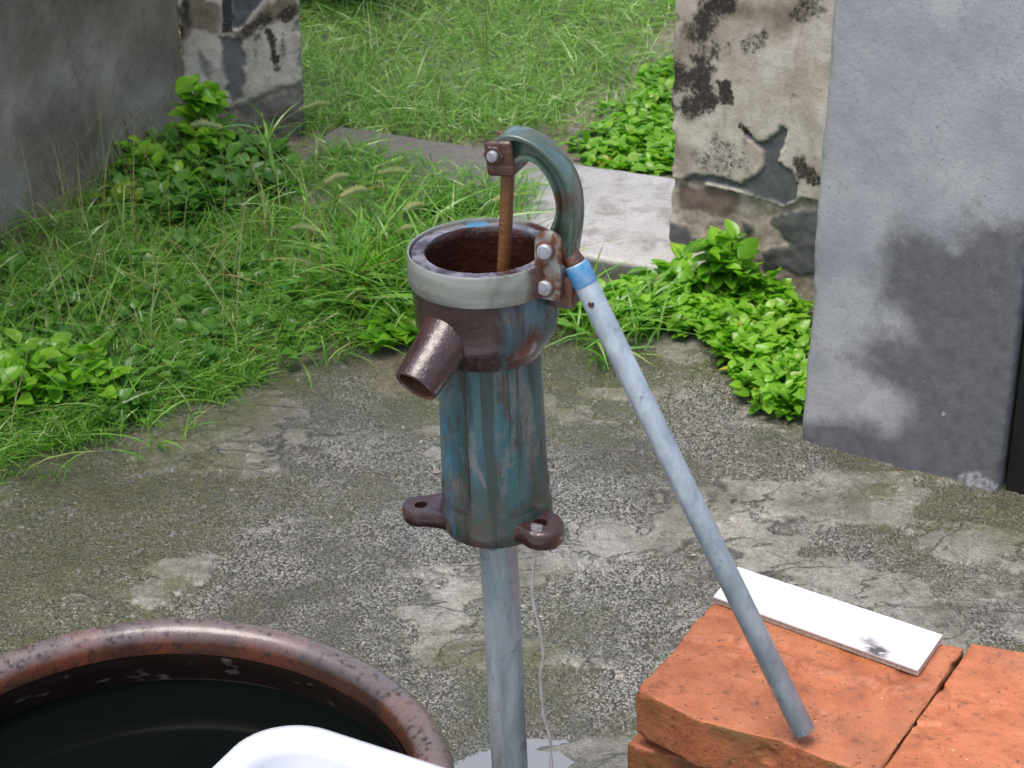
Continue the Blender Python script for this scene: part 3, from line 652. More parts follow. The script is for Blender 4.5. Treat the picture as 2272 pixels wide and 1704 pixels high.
# barrel with mould seam
bm = bmesh.new(); lathe(bm, [(.040, .556), (.0466, .556), (.0466, .5715), (.0455, .5745), (.0452, .60), (.0440, .66), (.0436, .698), (.038, .700)], 96)
part('barrel', bm, BODY)
bm = bmesh.new()
for az in (R(-118),):
    pts = [Vector((r * math.cos(az), r * math.sin(az), z)) for r, z in ((.0466, .566), (.0454, .60), (.0440, .66), (.0437, .696))]
    tube(bm, pts, .0011, 8)
part('casting_seam', bm, RUST)
# head, hollow
bm = bmesh.new()
lathe(bm, [(.040, .6945), (.0448, .6950), (.0470, .6985), (.0515, .7055), (.0560, .7135), (.0587, .7215), (.0599, .7310), (.0602, .7500), (.0602, .7820), (.0590, .7845), (.0485, .7850), (.0474, .7835), (.0470, .7750), (.0462, .7500), (.0440, .72), (.0430, .66), (.0430, .575), (0, .575)], 96)
for v in bm.verts:
    if v.co.z > .78:
        v.co.z += .0009 * (vnoise(v.co.x * 160, v.co.y * 160, 4) - .5)
hd_o = part('pump_head', bm, RUST_HEAD); hd_o.data.materials.append(RUST_IN)
RIMT = Mat('wet_rim_sheen', .22, .55, .6, .8); nn = RIMT.noise(50, 5, .65, .5); RIMT.col(RIMT.ramp(nn, [(.40, (.065, .028, .024)), (.55, (.33, .28, .28)), (.75, (.52, .47, .50))]))  # pale tones paint in the wet sky sheen; the brown is rust
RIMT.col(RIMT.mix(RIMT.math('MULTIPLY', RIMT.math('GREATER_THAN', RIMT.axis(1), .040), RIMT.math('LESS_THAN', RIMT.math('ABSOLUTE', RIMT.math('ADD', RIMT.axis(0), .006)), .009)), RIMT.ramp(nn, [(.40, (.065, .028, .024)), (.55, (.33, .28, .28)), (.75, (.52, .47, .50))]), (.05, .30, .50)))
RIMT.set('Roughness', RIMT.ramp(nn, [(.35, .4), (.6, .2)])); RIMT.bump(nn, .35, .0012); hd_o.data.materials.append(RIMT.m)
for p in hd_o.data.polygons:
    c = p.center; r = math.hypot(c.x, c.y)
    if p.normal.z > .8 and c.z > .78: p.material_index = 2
    elif r < .0472 and c.z < .7845 and p.normal.x * c.x + p.normal.y * c.y <= 0.0001: p.material_index = 1
bm = bmesh.new(); lathe(bm, [(.0605, .7605), (.0622, .7600), (.0630, .7615), (.0632, .7700), (.0630, .7850), (.0622, .7868), (.0609, .7868), (.0605, .7850)], 96, close=True)
part('rim_band', bm, BAND)
# spout
def cyl_hit(px, py, rad, z):
    c = PM @ Vector((0, 0, z)); r = ray(px, py); a = r.x ** 2 + r.y ** 2; d = C0 - c; b = 2 * (r.x * d.x + r.y * d.y); cc = d.x ** 2 + d.y ** 2 - rad ** 2
    return C0 + r * ((-b - math.sqrt(max(0, b * b - 4 * a * cc))) / (2 * a))
sroot = cyl_hit(*c2(392, 165), .053, .71)
dcam = (sroot - C0).dot(Vector((0, math.cos(PITCH), -math.sin(PITCH))))
send = C0 + ray(*c2(186, 488)) * (dcam - .016)
sdir_ = (send - sroot).normalized(); s0 = sroot - sdir_ * .030; sl_ = (send - s0).length
FM_ = PI_ @ frame(s0, sdir_)
bm = bmesh.new(); lathe(bm, [(.0255, .0), (.0240, .012), (.0222, .026), (.0214, .036), (.0205, .05), (.0192, sl_ - .006), (.0184, sl_ - .001), (.0172, sl_), (.0152, sl_ - .0015), (.0148, sl_ - .012), (.015, .02), (0, .018)], 56, FM_)
sp = part('spout', bm, RUST)
sp.data.materials.append(RUST_ORANGE)
for p in sp.data.polygons:
    q = FM_.inverted() @ p.center
    if math.hypot(q.x, q.y) < .0168: p.material_index = 1
# lever plane
AZ = R(-22); LD = Vector((math.cos(AZ), math.sin(AZ), 0)); LN = Vector((math.sin(AZ), -math.cos(AZ), 0))   # LN faces the viewer
TH = .020; axr = PM @ Vector((0, 0, .79)); pl0 = axr + LN * (TH / 2)
def onl(x, y, off=0.0): return L(onplane(*c1(x, y), pl0 + LN * off, LN))
LNl = (PI_.to_3x3() @ LN).normalized(); LDl = (PI_.to_3x3() @ LD).normalized()
outer = [(700, 240), (722, 165), (765, 122), (830, 112), (910, 128), (1010, 178), (1105, 258), (1180, 345), (1235, 440), (1268, 545), (1281, 660), (1276, 780), (1264, 870), (1254, 930), (1246, 975)]
inner = [(735, 345), (800, 372), (862, 338), (905, 312), (960, 302), (1015, 325), (1068, 385), (1110, 460), (1136, 540), (1147, 610), (1140, 680), (1118, 735), (1098, 790), (1092, 870), (1120, 960), (1160, 1010)]
oc = catmull([onl(*p) for p in outer], 4); ic = catmull([onl(*p) for p in inner], 4)
bm = bmesh.new(); n = len(oc); T = -LNl * TH
def mixp(i, f): return ic[i].lerp(oc[i], f)
lay = [(0.0, .0), (0.05, .0022), (.17, .0022), (.23, -.0050), (.72, -.0050), (.78, .0022), (.95, .0022), (1.0, .0)]
front = [[bm.verts.new(mixp(i, f) + LNl * d * min(1, i / 6, (n - 1 - i) / 9)) for f, d in lay] for i in range(n)]
backv = [[bm.verts.new(mixp(i, f) + T - LNl * d) for f, d in lay] for i in range(n)]
K = len(lay)
for i in range(n - 1):
    for k in range(K - 1):
        bm.faces.new((front[i][k], front[i][k + 1], front[i + 1][k + 1], front[i + 1][k])); bm.faces.new((backv[i][k], backv[i + 1][k], backv[i + 1][k + 1], backv[i][k + 1]))
    bm.faces.new((front[i][0], front[i + 1][0], backv[i + 1][0], backv[i][0])); bm.faces.new((front[i][K - 1], backv[i][K - 1], backv[i + 1][K - 1], front[i + 1][K - 1]))
for i in (0, n - 1): bm.faces.new([front[i][k] for k in range(K)] + [backv[i][k] for k in range(K - 1, -1, -1)])
bevel(bm, .0009, 2, 28)
part('lever_arm', bm, LEVER, ang=28)
# clevis and piston rod
Rl = PI_.to_3x3(); UPl = (Rl @ Vector((0, 0, 1))).normalized()
pin = onl(725, 258, .006)
def oriented_box(bm, c, ax, ay, az, hx, hy, hz):
    v = [bm.verts.new(c + ax * sx * hx + ay * sy * hy + az * sz * hz) for sx in (-1, 1) for sy in (-1, 1) for sz in (-1, 1)]
    for f in ((0, 1, 3, 2), (4, 6, 7, 5), (0, 4, 5, 1), (2, 3, 7, 6), (0, 2, 6, 4), (1, 5, 7, 3)): bm.faces.new([v[i] for i in f])
cl = empty('clevis', (0, 0, 0), None, None); cl.parent = pump
bm = bmesh.new()
ptop = onl(740, 170, .006); pbot = onl(770, 398, .006); axd = (ptop - pbot).normalized(); lat = axd.cross(LNl).normalized()
cc = (ptop + pbot) / 2; hl = (ptop - pbot).length / 2
oriented_box(bm, cc - LNl * .003, LNl, lat, axd, .0028, .0118, hl)
oriented_box(bm, cc - LNl * (TH + .009), LNl, lat, axd, .0028, .0118, hl)
oriented_box(bm, pbot - LNl * (TH / 2 + .006) + axd * .004, LNl, lat, axd, TH / 2 + .0061, .0118, .0052)
bevel(bm, .0028, 3)
bpy.data.objects.remove(cl)
clv = part('clevis', bm, RUST_ORANGE)
def bolt(c, r, h, axis, parent, hexa=False, mat=BOLT):
    bm = bmesh.new(); M = frame(c, axis)
    if hexa: lathe(bm, [(0, 0), (r, 0), (r, h * .8), (r * .88, h), (0, h)], 6, M)
    else: lathe(bm, [(0, 0), (r, 0), (r, h * .6), (r * .86, h * .92), (r * .5, h), (0, h)], 28, M)
    return part('bolt', bm, mat, parent, 30)
bolt(pin - LNl * .001, .0085, .0035, LNl, clv, True, RUST_ORANGE); bolt(pin + LNl * .0020, .0046, .0042, LNl, clv)
rtop = pbot - LNl * (TH / 2 + .006); rbot = Vector((0.002, .0, .60))
bm = bmesh.new(); tube(bm, [rtop, rtop.lerp(rbot, .5), rbot], .0056, 20); part('piston_rod', bm, RUST_ROD)
bm = bmesh.new(); lathe(bm, [(0, .598), (.040, .598), (.0428, .602), (.0428, .612), (.040, .616), (.012, .618), (.010, .628), (0, .628)], 48); part('piston', bm, RUST_IN)
# link plates
def rounded_plate(cx, top, bot, hw, off, th, name, mat):
    a = onl(cx[0], top, off); b = onl(cx[1], bot, off); ax = (a - b).normalized(); la = ax.cross(LNl).normalized()
    if la.dot(LDl) < 0: la = -la
    pts = [b + la * hw, b - la * hw]
    pts = [b - la * hw, b + la * hw] + [a - ax * hw + la * hw * math.cos(t) + ax * hw * math.sin(t) for t in np.linspace(0, math.pi, 18)]
    bm = bmesh.new(); prism(bm, pts, LNl * th); bevel(bm, .0012, 2, 40)
    return part(name, bm, mat)
plate = rounded_plate((1108, 1102), 765, 1228, .0113, .0045, .0058, 'link_plate', PLATE)
plate2 = rounded_plate((1108, 1102), 765, 1228, .0113, -.031, .0058, 'link_plate', PLATE)
for y in (908, 1155):
    c = onl(1078, y, .0103); bolt(c, .0082, .0018, LNl, plate, False, RUST_ORANGE); bolt(c + LNl * .0014, .0063, .0045, LNl, plate)
# bracket cast on the head that carries the links
bm = bmesh.new(); c = onl(1060, 1140, -.010); oriented_box(bm, Vector((LDl.x * .0690, LDl.y * .0690, c.z)), LDl, LNl, UPl, .0120, .0122, .015); bevel(bm, .004, 2); part('bracket', bm, RUST_ORANGE)
# handle socket and pipe
pl_mid = pl0 - LN * TH / 2
h0 = L(onplane(*c1(1280, 992), pl_mid + LN * .004, LN))
HTOP = .38
hend_w = onplane(*c5(1012, 1028), pl_mid + LN * .004, LN)
print('HANDLE END', hend_w)
h1 = L(hend_w); hv = (h1 - h0).normalized(); hl_ = (h1 - h0).length; HM = frame(h0, hv)
bm = bmesh.new(); sk = onl(1190, 880, -TH / 2); tube(bm, [sk, sk.lerp(h0, .55), h0 + hv * .001, h0 + hv * .02], [.0075, .0085, .0085, .0080], 24); part('handle_socket', bm, RUST_ORANGE)
bm = bmesh.new(); lathe(bm, [(.0078, 0), (.0092, .0002), (.0098, .0012), (.0098, hl_ - .0005), (.0094, hl_), (.0078, hl_), (.0076, hl_ - .03), (0, hl_ - .032)], 40, HM); hp = part('handle', bm, GALV)
bm = bmesh.new(); lathe(bm, [(.0099, .0006), (.0104, .0010), (.0104, .0185), (.0099, .0192)], 40, HM, close=True); part('paint_collar', bm, BLUE, hp)
hole = L(onplane(*c1(1354, 1288), pl_mid + LN * .013, LN)); hc_ = h0 + hv * (hole - h0).dot(hv); hnrm = (hole - hc_).normalized()
hc_view = (L(C0) - hc_); hc_view = (hc_view - hv * hc_view.dot(hv)).normalized(); side = hv.cross(hc_view)
hdir = (hc_view * .93 + side * (-.36 if side.dot(LDl) > 0 else .36)).normalized()
bm = bmesh.new(); lathe(bm, [(0, .0012), (.0018, .0012), (.0026, .0003), (.0030, -.0008)], 20, frame(hc_ + hdir * .0096, hdir)); part('bolt_hole', bm, RUST, hp)

# water dribbling from the right lug
WATER = Mat('running_water', .04); WATER.set('Transmission Weight', .82); WATER.set('IOR', 1.33); WATER.col((.93, .90, .88)); WATER = WATER.m
lw = lambda x, y, k: ony(*crop(1040, 1150, 280 / 838)(x, y), k)
Yw = (PM @ Vector((.0535 * math.cos(R(-47)), .0535 * math.sin(R(-47)), .54))).y - .010
tr = [lw(455, 40, Yw - .002), lw(440, 130, Yw - .006), lw(445, 190, Yw - .004), lw(428, 330, Yw), lw(420, 440, Yw), lw(432, 580, Yw), lw(462, 700, Yw), lw(490, 850, Yw), lw(490, 950, Yw), lw(474, 1040, Yw), lw(487, 1210, Yw), lw(500, 1330, Yw), lw(538, 1460, Yw), lw(548, 1640, Yw), lw(548, 1900, Yw)]
last = tr[-1]; tr += [Vector((last.x, last.y, last.z - .12)), Vector((last.x + .002, last.y, gz(last.x, last.y)))]
cp = catmull(tr, 6); rd = [.0040 * max(0, 1 - i / 10) + .0013 + .0004 * math.sin(i * .9) for i in range(len(cp))]
bm = bmesh.new(); tube(bm, cp, rd, 10)
stream = from_bm('water_stream', bm, WATER); tag(stream, 'thin wavering stream of water dribbling from the right lug of the pump', 'water')
sp_ = [lw(450, 150, Yw - .004), lw(520, 170, Yw - .004), lw(600, 195, Yw - .002), lw(655, 215, Yw), lw(680, 255, Yw), lw(700, 330, Yw)]
cp = catmull(sp_, 5)
bm = bmesh.new(); tube(bm, cp, [.0030 + .0022 * math.sin(i * .5) * (1 - i / len(cp)) - .0018 * (i / len(cp)) for i in range(len(cp))], 10)
for q in ((735, 300, .0022), (760, 330, .0016), (745, 385, .0026), (715, 370, .0016), (790, 350, .0014), (735, 350, .0012)):
    bmesh.ops.create_icosphere(bm, subdivisions=2, radius=q[2], matrix=Matrix.Translation(lw(q[0], q[1], Yw)))
tag(from_bm('water_splash', bm, WATER), 'small clear splash of water flying off to the right below the pump lug', 'water')

# ================================================================== JAR, BASIN
jc = Vector((-.326, 1.472, 0))
jar = empty('water_jar', jc, 'big round brown glazed water jar with thick lip tinted with grey sheen, under the spout', 'jar')
bm = bmesh.new()
lathe(bm, [(0, -.01), (.17, -.01), (.185, .01), (.235, .08), (.268, .16), (.277, .215), (.268, .246), (.264, .256), (.268, .266), (.2745, .276), (.2755, .287), (.271, .297), (.262, .3025), (.252, .302), (.2445, .296), (.2405, .286), (.2400, .276)], 160)
for v in bm.verts:
    a = math.atan2(v.co.y, v.co.x); k = 1 + .004 * math.sin(2 * a + 1) + .003 * math.sin(5 * a)
    v.co.x *= k; v.co.y *= k; v.co.z += .0015 * math.sin(3 * a + 2)
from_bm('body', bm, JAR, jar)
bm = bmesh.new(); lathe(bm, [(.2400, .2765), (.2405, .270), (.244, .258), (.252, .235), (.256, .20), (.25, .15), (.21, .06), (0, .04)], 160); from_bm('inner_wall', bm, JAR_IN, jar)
bm = bmesh.new(); lathe(bm, [(0, .2385), (.20, .2385), (.249, .2385), (.2503, .2395)], 128)
wtr = from_bm('water', bm, WATER_DARK); wtr.location = jc; struct(wtr, 'dark still water inside the brown jar')
# basin
e1 = Vector((.89, -.456, 0)).normalized(); e2 = Vector((-e1.y * -1, 0, 0)); e2 = Vector((e1.y, -e1.x, 0))
bc = Vector((-.179, 1.348, 0)); RC = .056; BLX, BLY = .40, .29
cen = bc + e1 * (BLX / 2 - RC) + e2 * (BLY / 2 - RC); BZ = .305; RIMZ = .42
basin = empty('basin', (cen.x, cen.y, BZ), 'white plastic rectangular basin with a rounded corner, in front of the jar', 'basin')
basin.rotation_euler = (0, 0, math.atan2(e1.y, e1.x))
def rr_ring(hx, hy, r, z, n=12):
    out = []
    for (sx, sy, a0) in ((1, 1, 0), (-1, 1, 90), (-1, -1, 180), (1, -1, 270)):
        for t in np.linspace(0, 90, n): out.append(Vector((sx * (hx - r) + r * math.cos(R(a0 + t)), sy * (hy - r) + r * math.sin(R(a0 + t)), z - BZ)))
    return out
bm = bmesh.new(); HX, HY = BLX / 2, BLY / 2
rings = [rr_ring(HX - d, HY - d, max(RC - d * .5, .02), z) for d, z in ((.001, RIMZ - .014), (0, RIMZ - .012), (0, RIMZ - .006), (.002, RIMZ - .002), (.007, RIMZ), (.022, RIMZ), (.027, RIMZ - .002), (.030, RIMZ - .008), (.040, BZ + .03), (.060, BZ + .012), (.075, BZ + .007), (.13, BZ + .006))]
rv = [[bm.verts.new(p) for p in r] for r in rings]
for a, b in zip(rv, rv[1:]):
    for i in range(len(a)): bm.faces.new((a[i], a[(i + 1) % len(a)], b[(i + 1) % len(a)], b[i]))
bm.faces.new(rv[-1])
inner_o = from_bm('basin_shell', bm, PLASTIC, basin, 60)
bm = bmesh.new(); rings = [rr_ring(HX - d, HY - d, max(RC - d * .5, .02), z) for d, z in ((.001, RIMZ - .0142), (.026, RIMZ - .012), (.032, RIMZ - .02), (.054, BZ + .028), (.066, BZ + .004), (.08, BZ))]
rv = [[bm.verts.new(p) for p in r] for r in rings]
for a, b in zip(rv, rv[1:]):
    for i in range(len(a)): bm.faces.new((a[i], a[(i + 1) % len(a)], b[(i + 1) % len(a)], b[i]))
bm.faces.new(rv[-1]); from_bm('outer_wall', bm, PLASTIC, basin, 60)

# ================================================================== BRICKS, TILE
def rough_block(name, q, z0, z1, mat, seed, chip=(.003, .010), res=.004, ridge=None, parent=None, frontline=None):
    """q: four plan corners (front-left, back-left, back-right, front-right), a block with worn, chipped edges"""
    q = [Vector((p[0], p[1], 0)) for p in q]
    w = ((q[3] - q[0]).length + (q[2] - q[1]).length) / 2; d = ((q[1] - q[0]).length + (q[2] - q[3]).length) / 2; h = z1 - z0
    nx, ny, nz = int(w / res), int(d / res), max(8, int(h / res))
    bm = bmesh.new(); vs = {}
    def V(i, j, k):
        key = (i, j, k)
        if key not in vs:
            p = np.array([i / nx * w, j / ny * d, k / nz * h]); vs[key] = (bm.verts.new((0, 0, 0)), p)
        return vs[key][0]
    for i in range(nx):
        for j in range(ny):
            for k in (0, nz): bm.faces.new((V(i, j, k), V(i + 1, j, k), V(i + 1, j + 1, k), V(i, j + 1, k)))
    for i in range(nx):
        for k in range(nz):
            for j in (0, ny): bm.faces.new((V(i, j, k), V(i + 1, j, k), V(i + 1, j, k + 1), V(i, j, k + 1)))
    for j in range(ny):
        for k in range(nz):
            for i in (0, nx): bm.faces.new((V(i, j, k), V(i, j + 1, k), V(i, j + 1, k + 1), V(i, j, k + 1)))
    Pn = np.array([p for _, p in vs.values()]); siz = np.array([w, d, h])
    s_ = Pn[:, 0] + Pn[:, 1] * 1.3; tn = Pn[:, 2] * 2 + Pn[:, 1] * .9
    rn = chip[0] + (chip[1] - chip[0]) * sstep(.42, .75, fbm(s_ * 28, tn * 28, seed, 4))
    r3 = rn[:, None]; qn = np.minimum(np.maximum(Pn, r3), siz - r3); dv = Pn - qn; ln = np.linalg.norm(dv, axis=1, keepdims=True) + 1e-9
    Pn = qn + dv / ln * np.minimum(ln, r3)
    nrm = dv / ln
    nn = (fbm(Pn[:, 0] * 55 + Pn[:, 2] * 40, Pn[:, 1] * 55 + Pn[:, 2] * 45, seed + 3, 5) - .5) * .0016 + (fbm(Pn[:, 0] * 18, Pn[:, 1] * 18 + Pn[:, 2] * 15, seed + 5, 3) - .5) * .0012 - .0020 * sstep(.68, .76, fbm(Pn[:, 0] * 38 + 7, Pn[:, 1] * 38 + Pn[:, 2] * 38, seed + 6, 4))
    Pn = Pn + nrm * nn[:, None]
    top = Pn[:, 2] > h * .8
    if frontline is not None:               # ragged front edge given as offsets along the width
        off = np.interp(Pn[:, 0] / w, [f[0] for f in frontline], [f[1] for f in frontline]); Pn[:, 1] += off * np.clip(1 - Pn[:, 1] / (d * .6), 0, 1) 
    u = Pn[:, 0] / w; v = Pn[:, 1] / d
    Q = np.array([[p.x, p.y] for p in q])
    XY = (Q[0] * ((1 - u) * (1 - v))[:, None] + Q[1] * ((1 - u) * v)[:, None] + Q[2] * (u * v)[:, None] + Q[3] * (u * (1 - v))[:, None])
    Z = z0 + Pn[:, 2]
    if ridge is not None:
        wob = (fbm(u * 6, v * 0, seed + 8, 4) - .5) * .22; m = sstep(.012, -.012, v - (ridge + wob)); Z = Z - top * m * .0042
    for (bv, _), xy, z in zip(vs.values(), XY, Z): bv.co = (xy[0], xy[1], z)
    o = from_bm(name, bm, mat, parent, 70)
    c = sum(q, Vector()) / 4; o.data.transform(Matrix.Translation((-c.x, -c.y, -z0))); o.location = (c.x, c.y, z0)
    return o
bz = lambda x, y, h: onz(*c5(x, y), h)[:2]
GB = 'red bricks piled under the pump handle'
fl_ = bz(72, 800, HTOP); bl_ = bz(522, 325, HTOP); br_ = bz(1893, 568, HTOP); fr_ = bz(1412, 1240, HTOP)
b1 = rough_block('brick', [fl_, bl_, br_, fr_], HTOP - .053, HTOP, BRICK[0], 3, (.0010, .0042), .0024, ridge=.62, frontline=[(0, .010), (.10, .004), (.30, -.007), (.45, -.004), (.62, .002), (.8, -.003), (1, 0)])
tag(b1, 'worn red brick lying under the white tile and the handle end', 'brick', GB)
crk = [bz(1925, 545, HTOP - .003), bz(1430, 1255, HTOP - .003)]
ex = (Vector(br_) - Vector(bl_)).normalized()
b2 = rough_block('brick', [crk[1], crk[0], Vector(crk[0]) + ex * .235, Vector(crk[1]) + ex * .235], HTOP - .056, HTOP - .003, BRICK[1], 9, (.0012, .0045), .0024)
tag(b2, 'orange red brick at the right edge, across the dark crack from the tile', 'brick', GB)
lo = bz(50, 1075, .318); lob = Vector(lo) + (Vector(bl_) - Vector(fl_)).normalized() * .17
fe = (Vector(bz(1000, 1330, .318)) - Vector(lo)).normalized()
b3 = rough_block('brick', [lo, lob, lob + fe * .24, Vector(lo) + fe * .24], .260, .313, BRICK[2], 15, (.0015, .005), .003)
tag(b3, 'red brick lowest at the bottom of the picture, beneath the dark mortar lump', 'brick', GB)
# block under the pile and under the basin, both below the picture
def block(name, c, e, hx, hy, z1, lab):
    bm = bmesh.new(); f = Vector((-e.y, e.x, 0)); p = [c - e * hx - f * hy, c + e * hx - f * hy, c + e * hx + f * hy, c - e * hx + f * hy]
    prism(bm, [Vector((v.x, v.y, -.02)) for v in p], Vector((0, 0, z1 + .02))); bevel(bm, .008)
    tag(from_bm(name, bm, CONC), lab, 'block')
cb = (Vector(fl_) + Vector(br_)) / 2; cb3 = Vector((cb.x + .13, cb.y - .05, 0)); ex3 = Vector((ex.x, ex.y, 0))
block('concrete_block', cb3, ex3, .20, .085, .263, 'grey concrete block carrying the red bricks')
block('concrete_block', Vector((cen.x + .07, cen.y - .08, 0)), e1, .09, .07, BZ - .001, 'grey concrete block carrying the white basin')
bm = bmesh.new(); c = (Vector(fl_) + Vector(lo)) / 2; mc = Vector((fl_[0] + .034, fl_[1] + .030, .3235))
mc = Vector((*bz(190, 1000, .322), .3235)) + Vector((.024, .012, -.003))
bmesh.ops.create_icosphere(bm, subdivisions=4, radius=1)
for v in bm.verts:
    k = 1 + .5 * (vnoise(v.co.x * 2 + 5, v.co.y * 2 + v.co.z * 2, 3) - .5); v.co = Vector((v.co.x * .034 * k, v.co.y * .022 * k, v.co.z * .0105 * k))
mo_ = from_bm('mortar_lump', bm, MORTAR, None, 80); mo_.location = mc + Vector((0, 0, .0005)); mo_.rotation_euler = (0, 0, R(-38))
tag(mo_, 'dark grey mortar lump wedged between the two left bricks', 'mortar')
# tile
tz = HTOP + .0085
tq = [Vector((*bz(*p, tz), 0)) for p in ((519, 293), (650, 132), (1768, 503), (1634, 695))]
tile = empty('ceramic_tile', sum(tq, Vector()) / 4 + Vector((0, 0, HTOP + .0015)), 'narrow white glazed tile strip with a black smudge on its right end', 'tile')
def tile_mesh(name, z0, z1, inset, mat, saw=0., attrs=False):
    nu, nv = 160, 24; U, W = np.meshgrid(np.linspace(0, 1, nu), np.linspace(0, 1, nv), indexing='ij'); Q = np.array([[p.x, p.y] for p in tq])
    def XY(u, v): return Q[0] * ((1 - u) * (1 - v))[..., None] + Q[1] * ((1 - u) * v)[..., None] + Q[2] * (u * v)[..., None] + Q[3] * (u * (1 - v))[..., None]
    v_ = W.copy(); v_[:, 0] = saw * (np.arange(nu) % 2) + inset; top = XY(U, v_); sh = np.array([tile.location.x, tile.location.y])
    i = np.arange(nu * nv).reshape(nu, nv); rim = np.concatenate([i[:, 0], i[-1, 1:], i[::-1, -1][1:], i[0, ::-1][1:-1]])
    tv = top.reshape(-1, 2) - sh; V = np.concatenate([np.c_[tv, np.full(len(tv), z1 - tile.location.z)], np.c_[tv[rim], np.full(len(rim), z0 - tile.location.z)]])
    o = nu * nv; k = np.arange(len(rim)); kn = (k + 1) % len(rim)
    F = np.concatenate([gridfaces(nu, nv), np.stack([rim[kn], rim[k], o + k, o + kn], -1)])
    at = None
    if attrs:
        s = 1.5 * np.exp(-(((U - .80) / .055) ** 2 + ((W - .10) / .13) ** 2)) + .7 * np.exp(-(((U - .73) / .05) ** 2 + ((W - .28) / .12) ** 2)) + .5 * np.exp(-(((U - .21) / .012) ** 2 + ((W - .05) / .07) ** 2))
        at = {'smudge': np.concatenate([s.ravel(), np.zeros(len(rim))])}
    ob = np_mesh(name, V, F, at, mat, tile, sm=False); return ob
tile_mesh('glaze', tz - .0016, tz, 0, TILE, .0, True); tile_mesh('biscuit', HTOP + .0012, tz - .0017, .012, TILE_BODY, .02)

# ================================================================== PLANTS
def blades(name, pts, hgt, wid, mat, lean=.5, spread=.5, rnd=None, seg=4, kind=None, label=None, parent=None, bias=None, droop=.5):
    n = len(pts); pts = np.asarray(pts); az = rng.uniform(0, 2 * math.pi, n)
    d = np.stack([np.cos(az), np.sin(az)], -1)
    if bias is not None: d = d + np.asarray(bias); d /= np.linalg.norm(d, axis=1, keepdims=True) + 1e-9
    ln = lean * (.3 + rng.random(n) * 1.1); hh = hgt * (.45 + .75 * rng.random(n)) if np.isscalar(hgt) else hgt
    ww = wid * (.6 + .8 * rng.random(n)); side = np.stack([-d[:, 1], d[:, 0]], -1); tw = rng.uniform(-.8, .8, n)
    V = []; ts = np.linspace(0, 1, seg + 1)
    for t in ts:
        out = ln * hh * (t ** 1.6) * 1.0; z = hh * (t - droop * ln * t ** 2.5 * .55); z = np.maximum(z, .1 * hh * t)
        wdt = ww * (1 - t ** 2.2) * .5 * (.55 + .9 * t if t < .5 else 1.0) + .0002
        c = np.c_[pts[:, :2] + d * out[:, None], pts[:, 2] + z]
        s3 = np.c_[side * np.cos(tw)[:, None], np.sin(tw)]
        V.append(c - s3 * wdt[:, None]); V.append(c + s3 * wdt[:, None])
    V = np.stack(V, 1).reshape(-1, 3); k = 2 * (seg + 1); b = np.arange(n)[:, None] * k
    F = np.concatenate([b + np.array([[2 * s, 2 * s + 1, 2 * s + 3, 2 * s + 2]]) for s in range(seg)])
    r = rng.random(n) if rnd is None else rnd
    o = np_mesh(name, V, F, {'rnd': np.repeat(r, k)}, mat, parent, sm=True)
    if kind: tag(o, label, None, None, kind)
    return o
def scatter(poly, n, soft=.05, fr=8, thr=.0, seed=1):
    P = np.array(poly); lo_, hi_ = P.min(0) - .05, P.max(0) + .05; out = []
    tot = 0
    while tot < n:
        q = rng.uniform(lo_, hi_, (n, 2)); s = sdf(poly, q[:, 0], q[:, 1]) + (fbm(q[:, 0] * fr, q[:, 1] * fr, seed) - .5) * soft * 3
        dens = np.clip(.5 + s / soft, 0, 1) * (sstep(thr - .12, thr + .12, fbm(q[:, 0] * 6, q[:, 1] * 6, seed + 40)) if thr else 1)
        q = q[rng.random(n) < dens]; out.append(q); tot += len(q)
        if len(out) > 40: break
    q = np.concatenate(out)[:n]; return np.c_[q, gza(q[:, 0], q[:, 1])]
LEAF_T = None
def leaf_cloud(pos, dirs, length, width, rnd, name, mat, parent=None, cup=.25, nl=5):
    """many oval leaves: pos Nx3, dirs Nx3 (tip direction); each a cupped strip of quads about a midrib"""
    n = len(pos); d = dirs / (np.linalg.norm(dirs, axis=1, keepdims=True) + 1e-9)
    up = np.tile([0, 0, 1.], (n, 1)) + rng.normal(0, .25, (n, 3)); s = np.cross(d, up); s /= np.linalg.norm(s, axis=1, keepdims=True) + 1e-9
    nz = np.cross(s, d); V = []; ts = np.linspace(0, 1, nl + 1)
    for t in ts:
        w_ = width * (math.sin(math.pi * min(1, (t * .96 + .02)) ** .85) ** .8) * .5
        bend = -.30 * t * t * length; c = pos + d * (length * t)[:, None] + nz * bend[:, None]
        V += [c - s * w_[:, None] + nz * (w_ * cup * 1.4)[:, None], c, c + s * w_[:, None] + nz * (w_ * cup * 1.4)[:, None]]
    V = np.stack(V, 1).reshape(-1, 3); k = 3 * (nl + 1); b = np.arange(n)[:, None] * k
    F = np.concatenate([b + np.array([[3 * i + j, 3 * i + j + 1, 3 * i + j + 4, 3 * i + j + 3]]) for i in range(nl) for j in (0, 1)])
    return np_mesh(name, V, F, {'rnd': np.repeat(rnd, k)}, mat, parent, sm=True)
